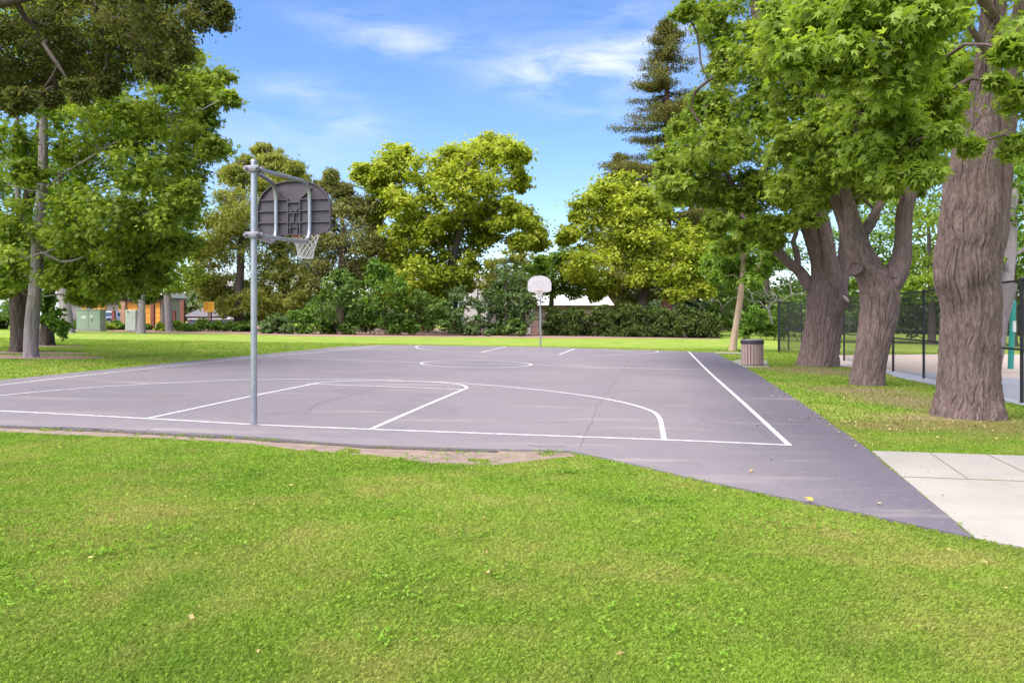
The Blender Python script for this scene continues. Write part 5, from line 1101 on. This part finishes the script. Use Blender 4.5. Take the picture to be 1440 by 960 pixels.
ol1 = [(345, 262, 34), (318, 285, 32), (360, 300, 44), (300, 325, 36), (338, 350, 46), (292, 368, 34), (330, 400, 34), (372, 380, 38), (300, 410, 26), (285, 395, 22), (320, 430, 20), (355, 425, 22), (275, 350, 16), (330, 245, 16), (345, 230, 10)]
bg_tree('evergreen_tree', 'dull olive evergreen behind the near hoop pole, above the orange sign', [(335, 468), (336, 430), (338, 380), (340, 320), (342, 260), (343, 225)], [7, 6, 5, 4, 2.6, 1], 66.0, ol1, M['lf_olive'], M['bark_dark'], tpl='spray', leaf=.38, per=125, dens=15, depth=3.2, rs=.42, seed=103, up=.4)
ol2 = [(372, 212, 10), (383, 230, 18), (400, 248, 22), (415, 235, 12), (425, 258, 18), (385, 270, 26), (415, 290, 30), (395, 320, 34), (430, 330, 30), (400, 365, 34), (385, 400, 30), (420, 400, 28), (440, 290, 14), (362, 250, 12), (405, 430, 24), (378, 440, 18), (368, 225, 8)]
bg_tree('evergreen_tree', 'tall wispy olive evergreen rising directly behind the near backboard', [(398, 468), (398, 430), (396, 380), (394, 320), (390, 260), (374, 210)], [7, 6, 5, 4, 2.6, .8], 69.0, ol2, M['lf_olive'], M['bark_dark'], tpl='spray', leaf=.36, per=120, dens=15, depth=3.0, rs=.42, seed=104, up=.4)
ol3 = [(465, 258, 12), (478, 270, 14), (455, 290, 24), (490, 290, 22), (470, 320, 32), (508, 300, 22), (522, 290, 14), (500, 335, 30), (450, 350, 32), (480, 370, 34), (520, 345, 18), (445, 390, 26), (500, 385, 26), (465, 245, 8), (525, 320, 10)]
bg_tree('evergreen_tree', 'brownish green evergreen between the near backboard and the tall camphor', [(478, 468), (478, 430), (480, 380), (482, 330), (478, 270)], [7, 6, 5, 3.6, 1], 68.0, ol3, M['lf_brown'], M['bark_dark'], tpl='spray', leaf=.36, per=120, dens=15, depth=3.0, rs=.42, seed=105, up=.4)
# small mid-height trees filling the row
bg_tree('broadleaf_tree', 'rounded green tree in the gap just left of the far hoop, behind the willowy one', [(735, 472), (735, 440), (736, 410), (738, 385)], [5, 4, 3, 1.5], 80.0, [(695, 376, 16), (715, 362, 16), (740, 364, 16), (762, 370, 16), (728, 376, 18), (700, 392, 16), (735, 392, 20), (710, 405, 18), (760, 400, 18), (690, 402, 14), (740, 415, 16), (690, 370, 10)], M['lf_olive'], M['bark_dark'], leaf=.32, per=56, seed=133, rs=.45)
bg_tree('broadleaf_tree', 'dusky tree filling in between brownish evergreen and tall camphor', [(540, 472), (540, 440), (540, 410), (538, 350)], [5, 4, 3, 1.5], 78.0, [(535, 330, 20), (550, 350, 22), (530, 365, 24), (555, 385, 24), (515, 385, 22), (540, 405, 24), (520, 345, 16), (560, 415, 20), (580, 400, 20)], M['lf_brown'], M['bark_dark'], leaf=.34, per=60, seed=134, rs=.45)
bg_tree('broadleaf_tree', 'mid green tree behind the far hoop filling the dip between the camphors', [(775, 472), (775, 440), (776, 410), (778, 380)], [5, 4, 3, 1.5], 76.0, [(770, 374, 18), (795, 362, 20), (812, 375, 20), (750, 382, 18), (780, 388, 22), (760, 398, 18), (780, 405, 24), (735, 400, 16), (805, 405, 18), (720, 408, 14), (760, 368, 10), (785, 362, 8), (830, 400, 16)], M['lf_mid'], M['bark_dark'], leaf=.32, per=70, dens=11, seed=106, rs=.46)
bg_tree('broadleaf_tree', 'grey green willowy tree left of the far hoop before the white arched house', [(712, 472), (712, 440), (712, 410), (712, 380)], [4, 3, 2.2, 1], 64.0, [(714, 385, 18), (700, 404, 12), (730, 398, 18), (700, 420, 20), (725, 425, 20), (690, 440, 16), (715, 448, 18), (740, 445, 14), (735, 415, 14), (715, 372, 12), (745, 425, 10), (702, 460, 12), (728, 462, 12)], M['lf_blue'], M['bark_dark'], leaf=.26, per=44, seed=107, depth=1.5)
bg_tree('broadleaf_tree', 'thin shrubby tree in front of the white arched house windows', [(675, 472), (674, 445), (672, 425), (672, 405)], [2.6, 2.2, 1.6, .8], 63.0, [(640, 418, 14), (660, 424, 12), (648, 408, 9), (690, 412, 12), (645, 445, 14), (668, 452, 10), (685, 455, 9), (655, 462, 10), (678, 432, 9), (625, 440, 16), (690, 466, 8)], M['lf_blue'], M['bark_dark'], leaf=.24, per=34, dens=7, seed=108, depth=1.2)
for k, (pts, Y, lob, mat, lab) in enumerate((
    ([(1075, 474), (1076, 440), (1078, 400), (1080, 350)], 78, [(1040, 400, 26), (1070, 395, 28), (1100, 390, 28), (1060, 425, 26), (1100, 425, 26), (1130, 400, 30), (1020, 420, 22), (1045, 360, 20), (1085, 355, 26), (1120, 360, 30), (1010, 445, 18), (1030, 450, 16), (1130, 440, 24)], M['lf_shrub'], 'deep green tree behind the young leaning tree'),
    ([(1215, 470), (1216, 430), (1218, 380), (1220, 320)], 64, [(1200, 330, 34), (1235, 320, 36), (1180, 365, 32), (1225, 365, 36), (1255, 355, 34), (1240, 395, 30), (1200, 400, 28), (1215, 280, 36), (1255, 290, 36), (1270, 400, 26), (1175, 400, 24)], M['lf_mid'], 'bright green tree seen through the fork of the middle maple'),
    ([(1310, 470), (1310, 430), (1308, 380), (1305, 300)], 58, [(1290, 300, 36), (1325, 290, 38), (1300, 340, 36), (1285, 370, 32), (1320, 370, 32), (1295, 250, 36), (1330, 240, 38), (1340, 340, 34), (1300, 400, 26), (1330, 400, 26), (1280, 400, 22)], M['lf_front'], 'light green tree beyond the fence between the middle and nearest maples'),
    ([(1425, 470), (1425, 430), (1424, 370), (1420, 300)], 56, [(1400, 300, 34), (1435, 290, 38), (1420, 250, 36), (1460, 260, 40), (1410, 345, 34), (1440, 350, 36), (1470, 340, 40), (1430, 395, 28), (1465, 395, 32), (1395, 390, 24), (1440, 215, 36), (1490, 300, 40)], M['lf_mid'], 'green tree beyond the fence right of the nearest maple'))):
    bg_tree('broadleaf_tree', lab, pts, [5.5, 4.5, 3.5, 1.5], Y, lob, mat, M['bark_dark'], leaf=.33, per=52, dens=10, seed=110 + k, depth=2.8)

# --- coast redwoods: whorled drooping boughs
def redwood(base_px, Y, top_py, half_px, label, seed, z0f=.15, skew=0.0, mat='lf_red', gap=.0):
    x = X_(base_px, Y); b = np.array((x, Y, gz(x))); top = Z_(top_py, Y); Ht = top - b[2]; root = thing('redwood_tree', tuple(b), label, 'tree')
    w = Wood(); w.limb([(b[0], b[1], b[2] - .1), (b[0], b[1], b[2] + Ht * .5), (b[0] + .05, b[1], top)], [Ht * .018, Ht * .011, .04], n=40, step=.3, amp=.04, freq=5, flare=.4, seed=seed)
    w.obj('trunk', M['bark_red'], root); rg = np.random.default_rng(seed); RB = half_px * Y / F
    Vv = []; Ff = []; bb = 0; C = []; N = []
    z = Ht * z0f
    mb = MB()
    while z < Ht * .99:
        f = (z - Ht * z0f) / (Ht * (1 - z0f)); Lm = RB * (1 - f) ** .8 + .35
        for q in range(int(rg.integers(2, 5))):
            a = rg.uniform(0, 2 * math.pi); L = Lm * rg.uniform(.55, 1.12); d = np.array([math.cos(a), math.sin(a), 0]); dr = -.10 - .25 * (1 - f)
            pts = [b + np.array([0, 0, z]) + d * L * t + np.array([0, 0, dr * L * t + .22 * L * t * t]) for t in (0, .25, .5, .75, 1)]
            mb.tube([tuple(p) for p in pts], [.05 + .012 * L, .04, .03, .02, .008], 5)
            for t in np.linspace(.22, 1, max(4, int(L * 2.2))):
                p = b + np.array([0, 0, z]) + d * L * t + np.array([0, 0, dr * L * t + .22 * L * t * t]); k = int(46 + 18 * rg.random()); s = .30 + .42 * (1 - abs(t - .6)) * min(1, L / 4)
                off = rg.normal(size=(k, 3)) * np.array([s, s, s * .30]); off[:, 2] -= .12; C.append(p + off); N.append(rg.normal(size=(k, 3)) * .5 + np.array([0, 0, .8]))
        z += rg.uniform(.40, .82) * (1.25 - .55 * f)
    mb.build('branches', M['bark_red'], root)
    C = np.concatenate(C); N = np.concatenate(N); link('crown', leaves_mesh('crown', C, N, .42 * (.6 + .6 * RNG.random(len(C))), np.clip(RNG.normal(.5, .25, len(C)), 0, 1), 'spray', .8), M[mat], root); localise(root)
redwood(938, 96, 24, 135, 'very tall dark redwood rising behind the lime camphor, right of the sky gap', 121)
redwood(872, 100, 212, 62, 'shorter brownish redwood left of the tall redwood', 122)
redwood(1010, 104, 60, 70, 'redwood mostly hidden by the crown of the stout maple', 123)

# --- shrubs and hedges
def bush(name, label, px, py, Y, lobes, mat, leaf=.20, per=46, dens=9, depth=1.0, tpl='broad', rs=.45, up=.8, group=None, cat='shrub', stemm='bark_dark', back=.6):
    x = X_(px, Y); b = np.array((x, Y, gz(x))); root = thing(name, tuple(b), label, cat, group)
    lob = px_lobes(lobes, Y, depth, back); lob = [(a, c, max(d, gz(a) + .45 * r), r) for a, c, d, r in lob]
    tips, rr = subclumps(lob, dens, rs, .9); tips[:, 2] = np.maximum(tips[:, 2], gz(tips[:, 0]) + .15)
    stems = []
    for k in range(1): stems.append(([b + np.array([0, 0, -.1]), b + np.array([RNG.normal() * .2, RNG.normal() * .1, .4])], [.06, .04]))
    V, Fq = branches(stems, tips, .010, maxr=.06, stretch=.2); link('stems', np_mesh('stems', V, [Fq]), M[stemm], root, True)
    C, Nn, S, ti = fill(tips, per, rr, leaf, .85, up); C[:, 2] = np.maximum(C[:, 2], gz(C[:, 0]) + .03)
    link('foliage', leaves_mesh('foliage', C, Nn, S, ti, tpl), M[mat], root); localise(root); return root
GS = 'shrubs along the far side of the lawn'
bush('laurel_shrub', 'low blue green shrub just right of the near hoop pole', 387, 470, 58.0, [(380, 458, 12), (395, 455, 13), (372, 463, 8), (388, 448, 9), (405, 462, 9)], 'lf_blue', .19, group=GS)
bush('laurel_shrub', 'rounded mid green shrub right of the low blue green one', 430, 471, 58.5, [(420, 455, 15), (438, 445, 16), (450, 458, 14), (432, 463, 10), (415, 440, 10)], 'lf_laurel', .21, group=GS)
bush('laurel_shrub', 'tall dark shrub with layered boughs below the brownish evergreen', 475, 472, 59.0, [(460, 440, 18), (480, 420, 20), (500, 440, 20), (470, 400, 16), (490, 398, 16), (465, 460, 12), (490, 462, 13), (455, 420, 12), (478, 385, 10)], 'lf_shrub', .22, group=GS)
bush('laurel_shrub', 'large glossy green shrub at the foot of the tall camphor', 535, 472, 59.5, [(520, 420, 22), (545, 405, 22), (560, 425, 20), (530, 445, 20), (555, 452, 18), (515, 455, 14), (540, 385, 16), (522, 398, 14), (565, 400, 12), (575, 455, 12), (528, 372, 9)], 'lf_laurel', .23, group=GS)
bush('laurel_shrub', 'dusky shrub with reddish bare stems right of the large glossy shrub', 598, 473, 60.0, [(590, 440, 18), (610, 425, 16), (600, 458, 14), (625, 452, 12), (580, 458, 10), (615, 442, 12), (590, 415, 12)], 'lf_shrub', .21, group=GS, stemm='bark_red')
bush('laurel_shrub', 'low loose shrub below the white arched house', 652, 473, 61.0, [(640, 458, 10), (655, 463, 8), (668, 465, 7), (632, 448, 9), (645, 440, 6), (685, 468, 5)], 'lf_blue', .20, group=GS, per=30)
bush('laurel_shrub', 'low scrubby shrub left of the pink pier', 715, 474, 62.5, [(700, 466, 6), (715, 462, 8), (730, 464, 8), (722, 452, 8), (738, 458, 6)], 'lf_shrub', .20, group=GS, per=34)
GH = 'hedge shrubs behind the far end of the court'
for k, (c, w, lab) in enumerate(((786, 22, 'dark hedge shrub directly right of the far hoop pole'), (826, 24, 'dark hedge shrub under the white roof'), (868, 24, 'dark hedge shrub left of the lime camphor trunk'), (912, 25, 'dark hedge shrub at the lime camphor trunk'), (955, 25, 'dark hedge shrub right of the lime camphor trunk'), (989, 16, 'rounded end shrub of the dark hedge'))):
    tp = 430 if k < 5 else 436; LL = []
    for a in (-.7, 0, .7):
        for b in (tp + 12, tp + 26, tp + 38): LL.append((c + a * w, b + RNG.uniform(-3, 3), 12))
    bush('hedge_shrub', lab, c, 475, 65.5, LL, 'lf_hedge', .19, per=44, dens=9, depth=.9, group=GH, cat='hedge', up=.6)
bush('laurel_shrub', 'bright rounded shrub behind the litter bin and young tree', 1066, 475, 64.0, [(1048, 450, 14), (1066, 442, 15), (1084, 450, 14), (1050, 464, 10), (1075, 463, 12), (1092, 462, 10), (1058, 455, 14)], 'lf_laurel', .22)
for k, (c, lab) in enumerate(((1125, 'dark shrub behind the fence corner'), (1190, 'dark shrub behind the fence between the two farther maples'), (1245, 'dark shrub behind the fence right of the middle maple'), (1295, 'dark shrub behind the fence left of the nearest maple'), (1430, 'dark shrub behind the fence at the far right edge'))):
    bush('hedge_shrub', lab, c, 472, 60, [(c + a, 440 + RNG.uniform(-8, 8) + b, 17) for a in (-24, 0, 24) for b in (-12, 14)], 'lf_shrub', .24, per=40, dens=8, depth=1.2, group='dark shrubs behind the play area', cat='shrub')
bush('clipped_bush', 'small clipped round bush at the lawn edge below the red posts', 265, 468, 60.0, [(258, 461, 7), (265, 460, 7.5), (272, 461, 7), (265, 464, 7)], 'lf_laurel', .12, per=60, dens=10, depth=.25, tpl='oval', cat='bush')
GB = 'low bushes in the planting bed at left'
for k, (c, py, r, mat, lab) in enumerate(((153, 460, 6, 'lf_front', 'low yellow green bush right of the green cabinet'), (166, 458, 7, 'lf_laurel', 'low green bush between green cabinet and tan post'), (205, 461, 6, 'lf_laurel', 'low bush between pale trunk and reddish post'), (227, 461, 6, 'lf_front', 'low light green bush under the grey leaning trunk'),
        (247, 458, 8, 'lf_front', 'light green bush left of the clipped round bush'), (285, 458, 9, 'lf_laurel', 'green bush left of the orange sign posts'), (306, 458, 8, 'lf_laurel', 'green bush right of the orange sign posts'), (326, 460, 8, 'lf_laurel', 'green bush below the white slender building'), (346, 458, 10, 'lf_shrub', 'dark bush left of the near hoop pole'), (103, 458, 7, 'lf_laurel', 'bush hugging the left side of the green cabinet'))):
    bush('low_bush', lab, c, 466, 61 + (k % 3) * .8, [(c - r * .6, py, r * .75), (c + r * .6, py + 1, r * .7), (c, py - r * .3, r * .8)], mat, .20, per=34, dens=8, depth=.5, group=GB, cat='bush')
for k, (c, py, lab) in enumerate(((10, 445, 'dark hedge bush behind the forked trunk at the left edge'), (-40, 445, 'dark hedge bush beyond the left edge of the frame'))):
    bush('hedge_shrub', lab, c, 466, 58, [(c - 16, py, 13), (c + 8, py + 4, 13), (c, py - 6, 14), (c + 20, py + 8, 10), (c - 8, py + 12, 12)], 'lf_shrub', .22, per=40, group='dark hedge at left', cat='hedge')

# --- far wood closing the view (one mass)
C = []; N = []
for k in range(420):
    a = RNG.uniform(-1.25, 1.25); D = RNG.uniform(118, 150); x, y = D * math.sin(a), D * math.cos(a); h = RNG.uniform(4, 9) * (1.0 if a > -.1 else .8)
    n = 150; d = norm(RNG.normal(size=(n, 3))); C.append(np.array([x, y, gz(x) + h * .45]) + d * np.array([4.2, 4.2, h * .52]) * (RNG.random((n, 1)) ** .4)); N.append(d + np.array([0, 0, .6]))
C = np.concatenate(C); N = np.concatenate(N)
o = link('treeline', leaves_mesh('treeline', C, N, 1.2 * (.6 + .7 * RNG.random(len(C))), RNG.random(len(C)), 'broad'), M['lf_wood']); tag(o, 'distant dark wood closing the view behind the park', 'wood', kind='stuff')

# ================================================================== SKY, SUN, CAMERA
SUN_EL, SUN_AZ = 60.0, -135.0
w = bpy.data.worlds.new('World'); scene.world = w; w.use_nodes = True; nt = w.node_tree; nt.nodes.clear()
def wn(t, **k):
    n = nt.nodes.new(t)
    for a, b in k.items(): setattr(n, a, b)
    return n
def wm_(op, a, b=0.0, clamp=False):
    n = wn('ShaderNodeMath', operation=op, use_clamp=clamp)
    for i, v in ((0, a), (1, b)):
        if isinstance(v, bpy.types.NodeSocket): nt.links.new(v, n.inputs[i])
        else: n.inputs[i].default_value = v
    return n.outputs[0]
out = wn('ShaderNodeOutputWorld'); bg = wn('ShaderNodeBackground'); bg.inputs['Strength'].default_value = SKY_STR
sky = wn('ShaderNodeTexSky', sky_type='NISHITA'); sky.sun_disc = False; sky.sun_elevation = R(SUN_EL); sky.sun_rotation = R(SUN_AZ); sky.air_density = 1.0; sky.dust_density = .15; sky.ozone_density = 2.2
tc = wn('ShaderNodeTexCoord'); sx = wn('ShaderNodeSeparateXYZ'); nt.links.new(tc.outputs['Generated'], sx.inputs[0])
az = wm_('ARCTAN2', sx.outputs[0], sx.outputs[1]); el = wm_('ARCSINE', sx.outputs[2])
cv = wn('ShaderNodeCombineXYZ'); nt.links.new(az, cv.inputs[0]); nt.links.new(el, cv.inputs[1])
mp = wn('ShaderNodeMapping'); mp.inputs['Scale'].default_value = (5.0, 17.0, 1); mp.inputs['Rotation'].default_value = (0, 0, -.12); nt.links.new(cv.outputs[0], mp.inputs['Vector'])
nz = wn('ShaderNodeTexNoise'); nz.inputs['Scale'].default_value = 1.6; nz.inputs['Detail'].default_value = 7; nz.inputs['Roughness'].default_value = .58; nz.inputs['Distortion'].default_value = .5; nt.links.new(mp.outputs[0], nz.inputs['Vector'])
mass = None
for (px, py, rx, ry, s, rot) in ((432, 128, 62, 17, .62, -.05), (478, 170, 48, 15, .55, .1), (572, 62, 75, 16, .72, .0), (770, 100, 95, 30, .75, .12), (850, 92, 120, 26, .62, -.2), (490, 30, 75, 14, .38, .05), (905, 60, 90, 60, .40, 0), (840, 160, 60, 14, .3, 0), (700, 30, 200, 50, .12, 0), (380, 215, 200, 60, .3, 0)):
    a0 = math.atan2(px - CX, F); e0 = math.atan2(HY - py, math.hypot(F, px - CX)); ca, sa = math.cos(rot), math.sin(rot)
    da = wm_('SUBTRACT', az, a0); de = wm_('SUBTRACT', el, e0)
    p = wm_('DIVIDE', wm_('ADD', wm_('MULTIPLY', da, ca), wm_('MULTIPLY', de, -sa)), rx / F); q = wm_('DIVIDE', wm_('ADD', wm_('MULTIPLY', da, sa), wm_('MULTIPLY', de, ca)), ry / F)
    s = s * .52
    g = wm_('MULTIPLY', wm_('POWER', 2.718, wm_('MULTIPLY', wm_('ADD', wm_('MULTIPLY', p, p), wm_('MULTIPLY', q, q)), -1.0)), s)
    mass = g if mass is None else wm_('ADD', mass, g)
mr = wn('ShaderNodeMapRange', clamp=True); nt.links.new(nz.outputs['Fac'], mr.inputs[0])
for i_, v in enumerate((.36, .62, .08, 1.45)): mr.inputs[i_ + 1].default_value = v
cl_ = wm_('MULTIPLY', mass, mr.outputs[0], True)
veil = wm_('MULTIPLY', wm_('SUBTRACT', 1.0, wm_('MULTIPLY', el, 2.6), True), .30)
mixn = wn('ShaderNodeMix', data_type='RGBA'); 
tint = wn('ShaderNodeMix', data_type='RGBA', blend_type='MULTIPLY'); tint.inputs[0].default_value = 1.0; nt.links.new(sky.outputs[0], tint.inputs[6]); tint.inputs[7].default_value = SKY_TINT
hs = wn('ShaderNodeHueSaturation'); hs.inputs['Saturation'].default_value = SKY_SAT; nt.links.new(tint.outputs[2], hs.inputs['Color']); nt.links.new(hs.outputs[0], mixn.inputs[6]); nt.links.new(cl_, mixn.inputs[0]); mixn.inputs[7].default_value = CLOUD
nt.links.new(mixn.outputs[2], bg.inputs['Color']); nt.links.new(bg.outputs[0], out.inputs['Surface'])

sl = bpy.data.lights.new('sun', 'SUN'); sl.energy = SUN_E; sl.angle = R(SUN_ANG); sl.color = (1.0, .94, .86); so = bpy.data.objects.new('sun', sl); COL.objects.link(so)
dv = Vector((math.sin(R(SUN_AZ)) * math.cos(R(SUN_EL)), math.cos(R(SUN_AZ)) * math.cos(R(SUN_EL)), math.sin(R(SUN_EL)))); so.rotation_euler = dv.to_track_quat('Z', 'Y').to_euler(); so.location = dv * 60
cam = bpy.data.cameras.new('camera'); co = bpy.data.objects.new('camera', cam); COL.objects.link(co); scene.camera = co
co.location = (0, 0, EYE); co.rotation_euler = (R(90), 0, 0); cam.sensor_width = 36; cam.lens = F / 1440 * 36; cam.shift_y = -(480 - HY) / 1440; cam.clip_start = .1; cam.clip_end = 2000
vs = scene.view_settings; vs.view_transform = 'Standard'; vs.look = 'None'; vs.exposure = EXPO; vs.gamma = 1; vs.use_curve_mapping = False
scene.display_settings.display_device = 'sRGB'
cy = scene.cycles; cy.max_bounces = 12; cy.diffuse_bounces = 8; cy.glossy_bounces = 2; cy.transmission_bounces = 8; cy.transparent_max_bounces = 4; cy.use_denoising = True; cy.caustics_reflective = False; cy.caustics_refractive = False
